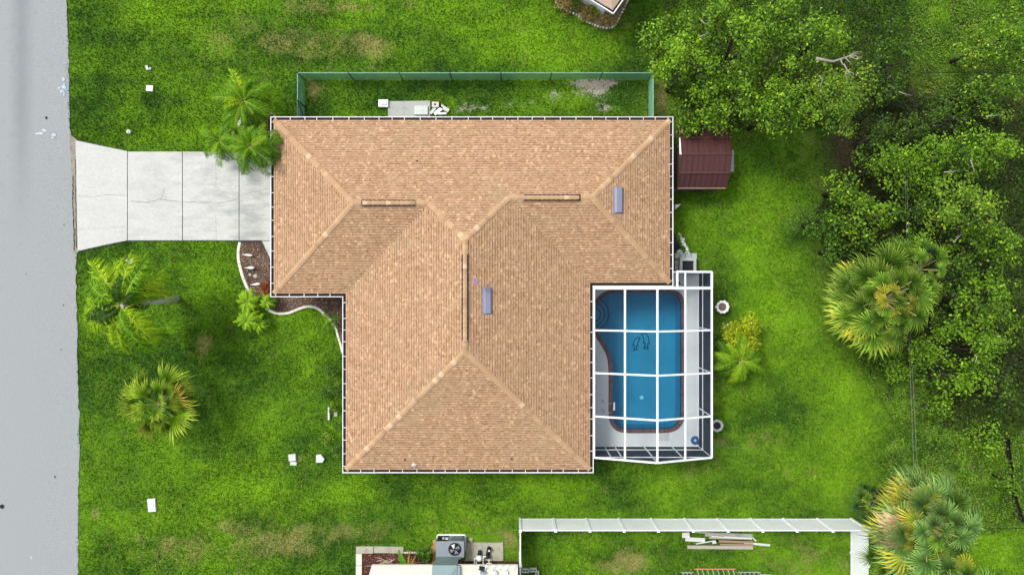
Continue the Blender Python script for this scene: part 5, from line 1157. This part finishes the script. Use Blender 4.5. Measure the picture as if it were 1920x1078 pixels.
TR = [
 (1308, 100, 82, 6.0, 'oak', 'leafy tree above the right end of the green fence', G1, 92), (1405, 62, 92, 7.0, 'oak', 'tall bright tree at the top edge right of the fence', G1, 80), (1330, 212, 52, 4.4, 'oak2', 'smaller tree overhanging the red shed roof', G1, 44),
 (1400, 165, 70, 5.8, 'oak2', 'dark-gapped tree in the middle of the group above the shed', G1, 62), (1495, 180, 78, 6.4, 'oak', 'dense round tree at the lower edge of the group above the shed', G1, 68), (1560, 60, 84, 7.0, 'oak', 'tree at the top edge with silver branch tips', G1, 74),
 (1605, 160, 72, 6.8, 'lime', 'bright tree with the bare silver branch lying over it', G1, 78), (1480, 15, 60, 6.2, 'oak2', 'tree cut by the top edge between two bright crowns', G1, 50), (1262, 60, 40, 4.6, 'oak', 'small tree crown nearest the neighbouring bed', G1, 60), (1350, 20, 60, 6, 'oak2', 'tree cut by the top edge nearest the neighbour house', G1, 44),
 (1692, 105, 48, 3.2, 'dim', 'low dull green tree right of the silver branch', G2, 90), (1855, 80, 44, 3.0, 'lime', 'light green sapling ring in the upper right clearing', G2, 42), (1912, 60, 34, 3.4, 'oak', 'bright crown cut by the right edge near the top', G2, 60), (1900, 165, 56, 4.6, 'oak2', 'crown at the right edge below the clearing', G2, 46), (1835, 165, 46, 3.0, 'dim', 'low dull bush tree below the light green sapling', G2, 36),
 (1700, 300, 70, 4.6, 'oak2', 'spreading tree at the upper left corner of the woodland', G2, 46), (1790, 285, 72, 5.0, 'oak2', 'tree with long twigs in the upper woodland', G2, 50), (1885, 270, 56, 5.4, 'oak', 'bright crown at the right edge of the upper woodland', G2, 50), (1860, 372, 64, 6.6, 'lime', 'brightest tall crown standing out of the woodland', G2, 56), (1600, 350, 44, 3.2, 'oak2', 'small tree at the lawn edge of the woodland', G2, 40),
 (1550, 415, 46, 2.8, 'bush', 'lowest spreading tree reaching out over the lawn', G2, 46), (1640, 405, 68, 4.6, 'oak2', 'tree just above the big fan palm', G2, 50), (1740, 385, 50, 4.0, 'dim', 'dark tree in the hollow of the woodland', G2, 46), (1730, 462, 50, 4.4, 'oak2', 'tree touching the upper right of the big fan palm', G2, 34), (1905, 450, 44, 5.0, 'oak2', 'tree at the right edge below the brightest crown', G2, 50),
 (1815, 520, 48, 4.6, 'dim', 'dim tree with dark gaps right of the big fan palm', G2, 44), (1885, 560, 56, 5.4, 'oak', 'crown at the right edge level with the big fan palm', G2, 54), (1815, 610, 44, 4.4, 'oak2', 'tree right of the fan palm above the wires', G2, 38), (1880, 665, 50, 4.8, 'oak2', 'crown at the right edge below the fan palm level', G2, 44), (1765, 665, 38, 4.0, 'oak', 'small bright tree just right of the overhead wires', G2, 36),
 (1820, 715, 50, 4.0, 'oak', 'ragged bright tree at the lower end of the woodland', G2, 44), (1905, 745, 40, 3.4, 'dim', 'dull tree at the right edge at the end of the woodland', G2, 40), (1782, 775, 30, 2.6, 'oak2', 'lone small tree where the woodland ends', G2, 26), (1575, 470, 30, 2.3, 'bush', 'low bush between the fan palm and the lawn', G2, 26), (1900, 905, 26, 1.9, 'oak2', 'leafy bush at the right edge beside the silt fence', G2, 40),
 (1660, 250, 46, 3.0, 'dim', 'low dull tree at the upper left edge of the dark corner', G2, 44), (1800, 215, 50, 3.2, 'dim', 'dull tree beneath the long thin twig', G2, 40), (1745, 560, 40, 3.2, 'dim', 'dim low tree hidden behind the big fan palm', G2, 50), (1890, 620, 40, 3.4, 'oak2', 'low tree between two crowns at the right edge', G2, 36), (1700, 150, 44, 2.8, 'dim', 'low dull tree in the clearing near the boundary wire', G2, 34), (1760, 330, 44, 3.6, 'oak2', 'mid-height tree filling the upper woodland', G2, 40), (1840, 450, 44, 4.0, 'oak2', 'mid-height tree below the brightest tall crown', G2, 40), (1680, 690, 36, 1.8, 'oak2', 'low shrubby tree left of the overhead wires', G2, 34), (1850, 830, 40, 1.5, 'oak2', 'low bush in the rough left of the silt fence', G2, 30),
 (1740, 230, 44, 3.4, 'dim', 'dull tree under the overhead wires in the dark corner', G2, 36),
]
for i, (x, y, r, z, p, l, g_, ry_) in enumerate(TR):
    tree('broadleaf_tree', l, 'tree', x, y, r, z, p, 300 + i, g_, 1.0, (.10, .20), (.34, .72), ry_, .62, fill=1.0 if p != 'dim' else .8)
# bare silver branch on the bright tree
bt = [o for o in bpy.data.objects if o.get('label') == 'bright tree with the bare silver branch lying over it'][0]
bl = bt.location; db = MB(); q = random.Random(5)
def br(pts, r0):
    P_ = [Vector(W(x, y, 8.0)) - bl for x, y in pts]; n_ = len(P_); db.tube(P_, [r0 * (1 - .75 * i / (n_ - 1)) for i in range(n_)], 6)
br([(1530, 110), (1545, 113), (1562, 116), (1580, 110), (1592, 106), (1605, 104)], .075); br([(1590, 107), (1600, 100), (1612, 102)], .035); br([(1594, 106), (1606, 112), (1616, 110)], .03); br([(1585, 109), (1594, 118), (1600, 116)], .03); br([(1582, 120), (1590, 135), (1598, 146)], .035); br([(1588, 132), (1584, 142), (1592, 152)], .025); br([(1590, 134), (1600, 138), (1602, 148)], .022); br([(1598, 104), (1606, 98), (1618, 98)], .02); br([(1600, 104), (1612, 108), (1620, 105)], .02); br([(1576, 112), (1580, 122), (1582, 122)], .04)
db.build('dead_branch', M['silver'], bt, True)
def twig(pts, z, label, r0=.03):
    m = MB(); P_ = [W(x, y, z) for x, y in pts]; m.tube(P_, [r0 * (1 - .6 * i / (len(P_) - 1)) for i in range(len(P_))], 6); tag(m.build('dead_branch', M['silver'], None, True), label, 'branch')
for pts, z, l in ((((1314, 38), (1322, 45), (1332, 43)), 6.9, 'curved silver twig in the upper left of the tree group'), (((1313, 69), (1320, 66), (1329, 62)), 6.9, 'forked silver twig just below the curved one'), (((1536, 142), (1542, 150), (1537, 168)), 7.4, 'thin bare twig below the big silver branch'), (((1685, 172), (1697, 177), (1710, 180)), 4.0, 'pale fallen twig in the dark corner of the woodland'), (((1820, 300), (1824, 312), (1827, 324)), 5.9, 'thin silver twig in the upper woodland'), (((1770, 323), (1785, 322), (1800, 319)), 5.6, 'straight pale twig across the upper woodland'), (((1787, 455), (1795, 447), (1802, 440)), 5.2, 'short grey twig over the dark gap of the woodland'), (((1828, 680), (1831, 672), (1830, 664)), 5.2, 'short pale twig above the ragged bright tree'), (((1848, 218), (1862, 217), (1880, 216)), 4.6, 'long thin twig below the right clearing')): twig(pts, z, l)
# understorey and ground cover (stuff)
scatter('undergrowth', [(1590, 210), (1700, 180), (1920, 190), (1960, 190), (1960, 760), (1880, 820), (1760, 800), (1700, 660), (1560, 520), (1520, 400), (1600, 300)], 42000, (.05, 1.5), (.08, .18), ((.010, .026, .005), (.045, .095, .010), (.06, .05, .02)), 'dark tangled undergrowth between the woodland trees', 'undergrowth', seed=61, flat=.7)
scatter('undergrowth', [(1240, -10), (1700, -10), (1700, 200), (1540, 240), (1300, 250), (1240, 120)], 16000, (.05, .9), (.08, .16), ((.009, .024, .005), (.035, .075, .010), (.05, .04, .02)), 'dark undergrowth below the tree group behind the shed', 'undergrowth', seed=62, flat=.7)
scatter('ground_cover', [(1600, 670), (1700, 650), (1780, 760), (1900, 800), (1960, 800), (1960, 990), (1830, 1000), (1740, 900), (1650, 880), (1670, 780)], 46000, (.02, .50), (.07, .15), ((.035, .10, .008), (.15, .31, .014), (.22, .26, .05)), 'rough weedy ground cover right of the back lawn', 'ground cover', seed=63, flat=.6, soft=30)
scatter('ground_cover', [(1700, -10), (1960, -10), (1960, 200), (1720, 200)], 9000, (.02, .4), (.06, .14), ((.035, .10, .01), (.15, .30, .015), (.24, .24, .07)), 'thin weedy cover in the upper right clearing', 'ground cover', seed=64, soft=30)
# shrubs
tree('yellow_croton', 'round yellow-leaved shrub right of the pool cage', 'shrub', 1399, 634, 40, 2.1, 'yellow', 501, dens=3.0, leaf=(.09, .16), clump=(.22, .40), fill=2.6, flat=.8)
tree('green_shrub', 'small dark green shrub between the cage and the yellow shrub', 'shrub', 1352, 636, 15, .7, 'bush', 502, dens=2, leaf=(.07, .12), clump=(.2, .35), fill=2)
SHR = [(632, 728, 16, 'bush', 'dark shrub against the front wall above the white edging strip', 1.1), (622, 762, 8, 'lime', 'small lime shrub at the top of the white edging strip', .6), (636, 800, 14, 'bush', 'dark shrub against the front wall below the white edging strip', 1.0), (610, 822, 13, 'lime', 'low olive green shrub above the five-sided stone', .6), (634, 845, 14, 'bush', 'dark shrub nearest the lower left house corner', .9), (618, 700, 12, 'bush', 'small shrub in the lawn edge by the front wall', .5), (612, 735, 14, 'bush', 'spreading green shrub left of the wall shrubs', .5)]
for i, (x, y, r, p, l, z) in enumerate(SHR): tree('green_shrub', l, 'shrub', x, y, r, z, p, 520 + i, 'shrubs along the front wall', dens=1.8, leaf=(.06, .12), clump=(.2, .34), fill=2.0)
tree('red_plant', 'red-leaved plant in the mulch above the small palms', 'shrub', 500, 541, 12, .6, 'red', 540, dens=2, leaf=(.06, .12), clump=(.14, .26), fill=3, ry=18); tree('yellowing_plant', 'yellow-brown plant in the mulch above the small palms', 'shrub', 486, 552, 14, .5, 'dry', 541, dens=1.6, leaf=(.05, .10), clump=(.14, .26), fill=2)
for i, (x, y, r, p, l) in enumerate(((1058, 6, 20, 'dry', 'large straw-coloured plant at the left of the neighbouring bed'), (1082, 8, 14, 'lime', 'green plant between the straw-coloured ones'), (1100, 22, 16, 'dry', 'straw-coloured plant in the middle of the neighbouring bed'), (1115, 16, 13, 'yellow', 'olive yellow plant under the neighbour wall'), (1136, 32, 12, 'dry', 'straw-coloured plant under the roof corner'), (1152, 40, 8, 'dry', 'small dry plant at the tip of the neighbouring bed'))): tree('bed_plant', l, 'plant', x, y, r, .5, p, 560 + i, 'plants in the neighbouring bed', dens=1.8, leaf=(.05, .10), clump=(.15, .28), fill=2)
tree('weed_patch', 'grey-green weeds below the shed', 'weeds', 1318, 358, 22, .35, 'bush', 580, dens=1.2, leaf=(.05, .11), clump=(.15, .25), fill=1.6, ry=9)
tree('vine', 'scraggly vine in the gap between house and shed', 'plant', 1272, 262, 8, 1.8, 'oak2', 581, dens=1.6, leaf=(.06, .11), clump=(.16, .26), fill=2, ry=16)

# ------------------------------------------------------------------ palms
def feather_frond(L, n, ll, droop, seed, pal, wleaf=.028, vdrop=.25, side=.0, plume=0.0):
    rs = np.random.RandomState(seed); q_ = random.Random(seed); V = []; F = []; Cc = []
    def pt(t): return Vector((L * (math.sin(droop * t) / droop), side * L * t * t, L * ((math.cos(droop * t) - 1) / droop)))
    def dirv(t): return Vector((math.cos(droop * t), 0, -math.sin(droop * t)))
    N_ = 10
    for i in range(N_ + 1):
        t = i / N_; p = pt(t); w_ = .022 * (1 - .8 * t); V += [tuple(p + Vector((0, -w_, .005))), tuple(p + Vector((0, w_, .005)))]; Cc += [pal[2]] * 2
        if i: a = 2 * i; F.append((a - 2, a, a + 1, a - 1))
    for i in range(n):
        t = .14 + .86 * (i + .5) / n
        for sd in (-1, 1):
            l = ll * (math.sin(math.pi * (.12 + .80 * t)) ** .6) * q_.uniform(.82, 1.1); p = pt(t); d = dirv(t); fw = .35 + .9 * t * t + q_.uniform(-.12, .12)
            o = (Vector((0, sd, 0)) + d * fw + Vector((0, 0, q_.uniform(-.1, .22))) + Vector([q_.uniform(-1, 1) * plume for _ in range(3)])).normalized(); tip = p + o * l + Vector((0, 0, -vdrop * l)); md = p + o * l * .5 + Vector((0, 0, .02))
            sdv = d * wleaf; b = len(V); V += [tuple(p - sdv * .5), tuple(p + sdv * .5), tuple(md + sdv), tuple(tip), tuple(md - sdv)]
            t_ = q_.random(); c = [pal[0][k] * (1 - t_) + pal[1][k] * t_ for k in range(3)]; Cc += [c] * 5; F += [(b, b + 1, b + 2, b + 4), (b + 4, b + 2, b + 3, b + 3)]
    return V, F, Cc
def fmesh(name, V, F, Cc, mat='frond'):
    me = bpy.data.meshes.new(name); F = [tuple(dict.fromkeys(f)) for f in F]; me.from_pydata(V, [], F)
    a = me.attributes.new('Col', 'FLOAT_COLOR', 'POINT'); a.data.foreach_set('color', np.array([list(c)[:3] + [1] for c in Cc], np.float32).ravel()); me.materials.append(M[mat]); me.update(); return me
def fan_frond(pet, Rr, nseg, seed, cin, cout, spread=2.3, droop=.35, cup=.12, petc=(.30, .30, .10), bend=0.0):
    """bend: how far the blade is pitched down from the line of its stalk (radians)"""
    q_ = random.Random(seed); V = []; F = []; Cc = []
    for i in range(5):
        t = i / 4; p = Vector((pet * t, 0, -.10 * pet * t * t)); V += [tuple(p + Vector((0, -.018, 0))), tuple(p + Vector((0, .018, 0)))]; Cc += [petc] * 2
        if i: a = 2 * i; F.append((a - 2, a, a + 1, a - 1))
    h = Vector((pet, 0, -.10 * pet)); RB = Matrix.Rotation(bend, 3, 'Y')
    for i in range(nseg):
        a0 = -spread + 2 * spread * i / nseg; a1 = -spread + 2 * spread * (i + 1) / nseg; am = (a0 + a1) / 2; da = (a1 - a0) * .5
        rl = Rr * (.70 + .30 * math.cos(am * .8)) * q_.uniform(.80, 1.10); rm = rl * q_.uniform(.30, .42); wv = q_.uniform(-.10, .10)
        def P(a, r, dz=0): return h + RB @ Vector((math.cos(a) * r, math.sin(a) * r, cup * math.cos(am) * r + dz - droop * (r / Rr) ** 2.2 * Rr * .6))
        b = len(V)
        V += [tuple(h), tuple(P(a0, rm)), tuple(P(am, rm, .04 * Rr)), tuple(P(a1, rm)), tuple(P(am - da * .42 + wv * .4, rl * .72, -.01 * Rr)), tuple(P(am + da * .42 + wv * .4, rl * .72, -.01 * Rr)), tuple(P(am + wv, rl, -.12 * Rr))]
        j = q_.uniform(.72, 1.25); ci = [c * j for c in cin]; co_ = [c * j for c in cout]; cm = [(x + y) / 2 for x, y in zip(ci, co_)]
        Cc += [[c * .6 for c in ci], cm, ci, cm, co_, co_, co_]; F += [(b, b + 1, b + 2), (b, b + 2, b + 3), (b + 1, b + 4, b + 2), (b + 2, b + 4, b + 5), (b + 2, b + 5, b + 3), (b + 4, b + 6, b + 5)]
    return V, F, Cc
def palm(label, px_, py_, z, fronds, meshes, trunk_r=.13, group=None, name='palm_tree', base=None, seed=0, cat='palm', mat='palmbark', zr=.0, gap=None):
    """fronds: list of (count, elevation lo, hi, mesh keys, scale lo, hi)"""
    q_ = random.Random(seed); top = Vector(W(px_, py_, z)); bs = Vector(W(*base)) if base else Vector((top.x, top.y, 0)); o = thing(name, label, cat, bs, 0, group); tp = top - bs
    pts = [Vector((0, 0, -.1)), tp * .5 + Vector((0, 0, 0)), tp]; MB().tube([pts[0], pts[1], tp + Vector((0, 0, .0))], [trunk_r * 1.25, trunk_r, trunk_r * .95], 12).build('trunk', M[mat], o, True)
    for n_, e0, e1, keys, s0, s1 in fronds:
        off = q_.random() * 6.28
        for i in range(n_):
            az = off + i * 2.39996 + q_.uniform(-.35, .35); el = R(q_.uniform(e0, e1)); s_ = q_.uniform(s0, s1); me = meshes[q_.choice(keys)]
            if gap and gap[0] < (math.degrees(az) + 180) % 360 - 180 < gap[1] and q_.random() < .93: continue
            rot = (Matrix.Rotation(az, 4, 'Z') @ Matrix.Rotation(-el, 4, 'Y') @ Matrix.Rotation(q_.uniform(-.35, .35), 4, 'X')).to_euler()
            link('frond', me, o, tp + Vector((math.cos(az), math.sin(az), 0)) * trunk_r * .7 + Vector((0, 0, q_.uniform(-.15, .1) - zr * (1 - el))), rot, (s_,) * 3)
    return o
FG = ((.055, .17, .006), (.20, .40, .010), (.26, .36, .03)); FD = ((.030, .10, .006), (.11, .25, .010), (.18, .26, .03)); FY = ((.14, .30, .008), (.34, .52, .012), (.30, .34, .06)); FB = ((.22, .15, .05), (.38, .26, .09), (.36, .28, .14)); FDK = ((.016, .055, .006), (.05, .13, .010), (.08, .11, .04))
FM = {}
for k, pal in (('g', FG), ('d', FD), ('y', FY), ('b', FB), ('k', FDK)):
    for j in range(2): FM[k + str(j)] = fmesh('frond', *feather_frond(1.0, 30, .26, 1.15 + .4 * j, 700 + j, pal, .013, .3, (.12, -.15)[j], .22))
for k, pal in (('Q', FG), ('P', ((.16, .32, .006), (.42, .58, .015), (.40, .46, .08))), ('R', FDK), ('B', FB)):
    for j in range(2): FM[k + str(j)] = fmesh('frond', *feather_frond(1.0, 54, .25, 1.2 + .5 * j, 720 + j, pal, .014, .45, (.22, -.28)[j], .55))
for j in range(2): FM['s' + str(j)] = fmesh('frond', *feather_frond(1.0, 34, .17, 1.4 + .5 * j, 740 + j, ((.20, .42, .008), (.46, .70, .03), (.34, .42, .07)), .013, .25, (.1, -.12)[j], .25))
# queen palm by the street: long untidy plumes, the trunk foot shows to the right
palm('tall feather palm beside the road whose pale trunk foot shows at its right', 228, 573, 5.4, [(9, 35, 65, ['R0', 'R1', 'Q0'], 1.2, 1.8), (24, 8, 36, ['Q0', 'Q1', 'P0', 'P1'], 1.9, 2.8), (34, -22, 8, ['P0', 'P1', 'Q1', 'Q0'], 2.0, 2.9), (12, -55, -25, ['R0', 'Q1'], 1.3, 2.0)], FM, .15, base=(333, 560), seed=2, mat='paletrunk', gap=(-38, 34))
G3 = 'feather palms beside the driveway'
palm('yellow-green feather palm farthest above the driveway', 457, 190, 2.5, [(8, 45, 75, ['g0', 'y0', 'P0'], .8, 1.3), (20, 15, 48, ['g0', 'g1', 'P0', 'd1'], 1.1, 1.8), (20, -10, 18, ['g0', 'd0', 'k1', 'P1'], 1.3, 2.0), (7, -40, -10, ['k0', 'd1'], 1.0, 1.5)], FM, .10, G3, seed=11)
palm('smaller feather palm hanging over the driveway edge, left of the pair', 412, 264, 1.9, [(8, 35, 75, ['g0', 'g1', 'y1'], .7, 1.1), (14, 5, 40, ['g0', 'd0', 'g1'], .9, 1.55), (12, -25, 8, ['d0', 'k1', 'k0'], 1.0, 1.5)], FM, .09, G3, seed=12)
palm('largest feather palm, its fronds lying over the gutter and roof corner', 471, 274, 3.3, [(10, 45, 78, ['g0', 'g1', 'y0'], .8, 1.3), (16, 12, 45, ['g0', 'g1', 'd0', 'y1'], 1.1, 1.7), (16, -12, 14, ['g0', 'd1', 'd0', 'g1'], 1.3, 1.9), (8, -45, -15, ['k0', 'k1'], 1.0, 1.5)], FM, .11, G3, seed=13)
G4 = 'small bright palms at the end of the kerb'
for i, (x, y, r, z, l) in enumerate(((464, 566, .80, 1.0, 'upper left of the small bright lime palms at the kerb end'), (500, 566, .55, .8, 'smallest bright palm, nearest the house corner'), (463, 600, .86, 1.0, 'lowest and largest of the small bright lime palms'), (485, 606, .66, .7, 'duller small palm at the right of the lowest bright one'))):
    palm(l, x, y, z, [(18, 35, 85, ['s0', 's1'], r * .6, r * .9), (26, -5, 35, ['s0', 's1', 's0', 'd0'], r * .85, r * 1.12)], FM, .06, G4, 'small_palm', seed=20 + i)
palm('feather palm with yellowing lower fronds right of the pool cage', 1387, 675, 1.9, [(9, 40, 75, ['g0', 'y0', 'g1'], .8, 1.2), (16, 10, 42, ['g0', 'y0', 'y1', 'd1'], 1.1, 1.6), (16, -15, 12, ['y0', 'y1', 'g0', 'd0'], 1.3, 1.75)], FM, .10, seed=31)
palm('tiny palm seedling at the bend of the white kerb', 621, 598, .5, [(7, 5, 40, ['g0', 'd0'], .5, .8)], FM, .03, name='small_palm', seed=33)
# fan palms
def fans(tagn, cin, cout, pet, Rr, n=20, cup=.12, droop=.35, petc=(.30, .30, .10), bends=(.2, .7, 1.15), spread=2.2):
    """0 outer leaves, 1 middle, 2 upright leaves whose blade folds over to the horizontal"""
    for j in range(3):
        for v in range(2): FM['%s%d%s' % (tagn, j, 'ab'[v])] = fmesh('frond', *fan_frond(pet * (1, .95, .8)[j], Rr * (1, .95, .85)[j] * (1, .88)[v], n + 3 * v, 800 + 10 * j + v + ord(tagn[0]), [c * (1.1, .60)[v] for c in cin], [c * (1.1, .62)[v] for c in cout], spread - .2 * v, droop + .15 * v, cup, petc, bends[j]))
fans('A', (.13, .26, .008), (.34, .46, .03), .62, .92, 15, .34, .16, (.12, .20, .03), (.1, .5, .95), .95); fans('C', (.14, .22, .010), (.48, .36, .05), .62, .92, 13, .34, .16, (.12, .20, .03), (.1, .5, .9), .8)
fans('D', (.045, .125, .008), (.26, .42, .040), 1.15, .92, 20, .1, .35); fans('Y', (.16, .24, .015), (.52, .43, .04), 1.15, .85, 18, .1, .4, (.46, .40, .24)); fans('T', (.34, .20, .08), (.56, .40, .24), 1.1, .8, 15, .1, .8, (.46, .38, .26), (.4, .9, 1.2)); fans('G', (.055, .14, .020), (.25, .42, .10), 1.25, 1.0, 22, .12, .4); fans('K', (.012, .045, .010), (.06, .14, .035), 1.0, .75, 18, .1, .4)
def K_(*t): return [x + y for x in t for y in 'ab']
def crownset(a, b, c, s_=1.0, m=1.0):
    """upright, middle and outer leaves"""
    return [(int(8 * m), 62, 84, K_(*[x + '2' for x in a]), .55 * s_, .85 * s_), (int(10 * m), 38, 62, K_(*[x + '2' for x in a]), .95 * s_, 1.1 * s_), (int(14 * m), 14, 38, K_(*[x + '1' for x in b]), 1.05 * s_, 1.25 * s_), (int(20 * m), -12, 14, K_(*[x + '0' for x in c]), 1.1 * s_, 1.32 * s_)]
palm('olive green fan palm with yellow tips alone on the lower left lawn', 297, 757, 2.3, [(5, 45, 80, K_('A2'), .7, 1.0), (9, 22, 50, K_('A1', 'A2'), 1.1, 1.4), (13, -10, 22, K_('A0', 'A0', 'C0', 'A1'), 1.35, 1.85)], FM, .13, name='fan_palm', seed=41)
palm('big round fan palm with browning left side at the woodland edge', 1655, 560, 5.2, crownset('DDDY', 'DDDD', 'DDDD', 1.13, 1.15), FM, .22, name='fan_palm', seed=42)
q = random.Random(77)
def find(pre): return [o for o in bpy.data.objects if o.get('label', '').startswith(pre)][0]
def extra(o, top_, lst):
    for (az, el, k, s_, dz_) in lst:
        rot = (Matrix.Rotation(R(az), 4, 'Z') @ Matrix.Rotation(-R(el), 4, 'Y') @ Matrix.Rotation(q.uniform(-.3, .3), 4, 'X')).to_euler(); link('frond', FM[k + q.choice('ab')], o, top_ + Vector((0, 0, dz_)), rot, (s_,) * 3)
bp = find('big round fan palm'); top = Vector(W(1655, 560, 5.2)) - bp.location
extra(bp, top, [(a, q.uniform(-24, -4), q.choice(['T0', 'T0', 'Y0', 'D0']), q.uniform(1.35, 1.6), .05) for a in range(140, 245, 8)] + [(a, q.uniform(-12, 8), 'Y0', 1.45, .1) for a in range(200, 290, 13)] + [(80, 55, 'Y2', .7, .3), (190, 60, 'Y2', .75, .4)])
palm('large blue-green fan palm with golden left fronds in the lower right corner', 1742, 985, 4.8, crownset('GDG', 'GGD', 'GGDG', 1.2, 1.0), FM, .2, name='fan_palm', seed=43)
cpm = find('large blue-green fan palm'); top = Vector(W(1736, 985, 4.8)) - cpm.location
extra(cpm, top, [(a, q.uniform(-12, 12), q.choice(['Y0', 'Y1', 'Y0', 'T0']), q.uniform(1.35, 1.6), .35) for a in range(92, 240, 8)] + [(150, 28, 'Y1', 1.2, .35), (185, 30, 'Y1', 1.2, .35), (215, 25, 'Y1', 1.2, .3), (80, 0, 'T0', 1.5, -.1), (125, 25, 'Y1', 1.3, .3)])
palm('low dark green palm against the white fence corner', 1636, 945, 1.5, crownset('KD', 'KKD', 'KKD', .62, .5), FM, .12, name='fan_palm', seed=44)
palm('dark young palm overhanging the white fence below the corner', 1682, 1045, 3.0, crownset('DK', 'KD', 'KGD', .8, .6), FM, .12, name='fan_palm', seed=45)
palm('leaning-trunk palm cut off by the lower right edge', 1790, 1110, 5.5, crownset('GD', 'GD', 'GY', .9, .6), FM, .15, name='fan_palm', base=(1690, 1000), seed=46)
palm('fan palm crown half merged with the big one, upper right', 1722, 505, 4.6, crownset('D', 'DK', 'DK', .8, .6), FM, .16, name='fan_palm', seed=50)
# banana plant and debris in the neighbour bed
bn = thing('banana_plant', 'banana plant with long green leaves before the cream roof', 'plant', W(768, 1056))
def bleaf(a, L, wd, el, c, name='leaf', zz=.9):
    V = []; F = []; Cc = []; N_ = 8
    for i in range(N_ + 1):
        t = i / N_; x = L * t; z_ = math.sin(el) * x - .35 * t * t * L + zz; w_ = wd * math.sin(math.pi * min(.98, .06 + .94 * t)) ** .6; V += [(x * math.cos(el), -w_, z_ + .05), (x * math.cos(el), 0, z_), (x * math.cos(el), w_, z_ + .05)]; Cc += [c] * 3
        if i: b = 3 * i; F += [(b - 3, b, b + 1, b - 2), (b - 2, b + 1, b + 2, b - 1)]
    link(name, fmesh(name, V, F, Cc), bn, (0, 0, 0), (0, 0, R(a)))
bleaf(112, 1.35, .16, .35, (.10, .30, .02)); bleaf(205, 1.0, .2, .4, (.09, .25, .02), zz=1.9); bleaf(300, 1.0, .2, .4, (.10, .28, .02), zz=1.9); bleaf(82, 1.15, .05, .4, (.50, .40, .05), 'yellow_leaf'); bleaf(70, .9, .04, .3, (.48, .34, .12), 'dry_leaf'); bleaf(60, 1.1, .05, .3, (.46, .32, .14), 'dry_leaf'); bleaf(48, .8, .04, .3, (.50, .36, .16), 'dry_leaf'); bleaf(240, .9, .18, .5, (.07, .20, .02), zz=2.0)
MB().tube([(0, 0, 0), (0, 0, 2.3)], [.12, .08], 10).build('stem', simple('banana_stem', (.22, .28, .08), .7), bn, True)
tree('green_shrub', 'small green plant between the banana and the air conditioner', 'shrub', 796, 1042, 14, .7, 'bush', 590, dens=2, leaf=(.08, .18), clump=(.16, .28), fill=3)
dp = MB(); q = random.Random(6); c = W(724, 1050)
for k in range(26):
    a = q.uniform(math.pi, 2 * math.pi) if k % 2 else q.uniform(0, 6.28); L = q.uniform(.3, .75); x0, y0 = c[0] + q.uniform(-.25, .25), c[1] + q.uniform(-.12, .12); dp.tube([(x0, y0, .08), (x0 + L * .5 * math.cos(a), y0 + L * .3 * math.sin(a), .2), (x0 + L * math.cos(a + .3), y0 + L * .5 * math.sin(a + .3), .08)], [.02, .016, .006], 5)
tag(dp.build('dead_branches', simple('bleached_twigs', (.42, .33, .24), .9), None, True), 'heap of bleached curved twigs in the neighbour bed', 'dead branches')
tag(MB().tube([(c[0] - 1.1, c[1] - .3, .08), (c[0] + .2, c[1] - .2, .12), (c[0] + 2.4, c[1] - .05, .08)], .025, 6).build('bed_board', M['lumber2']), 'thin brown strip along the neighbour bed', 'strip')
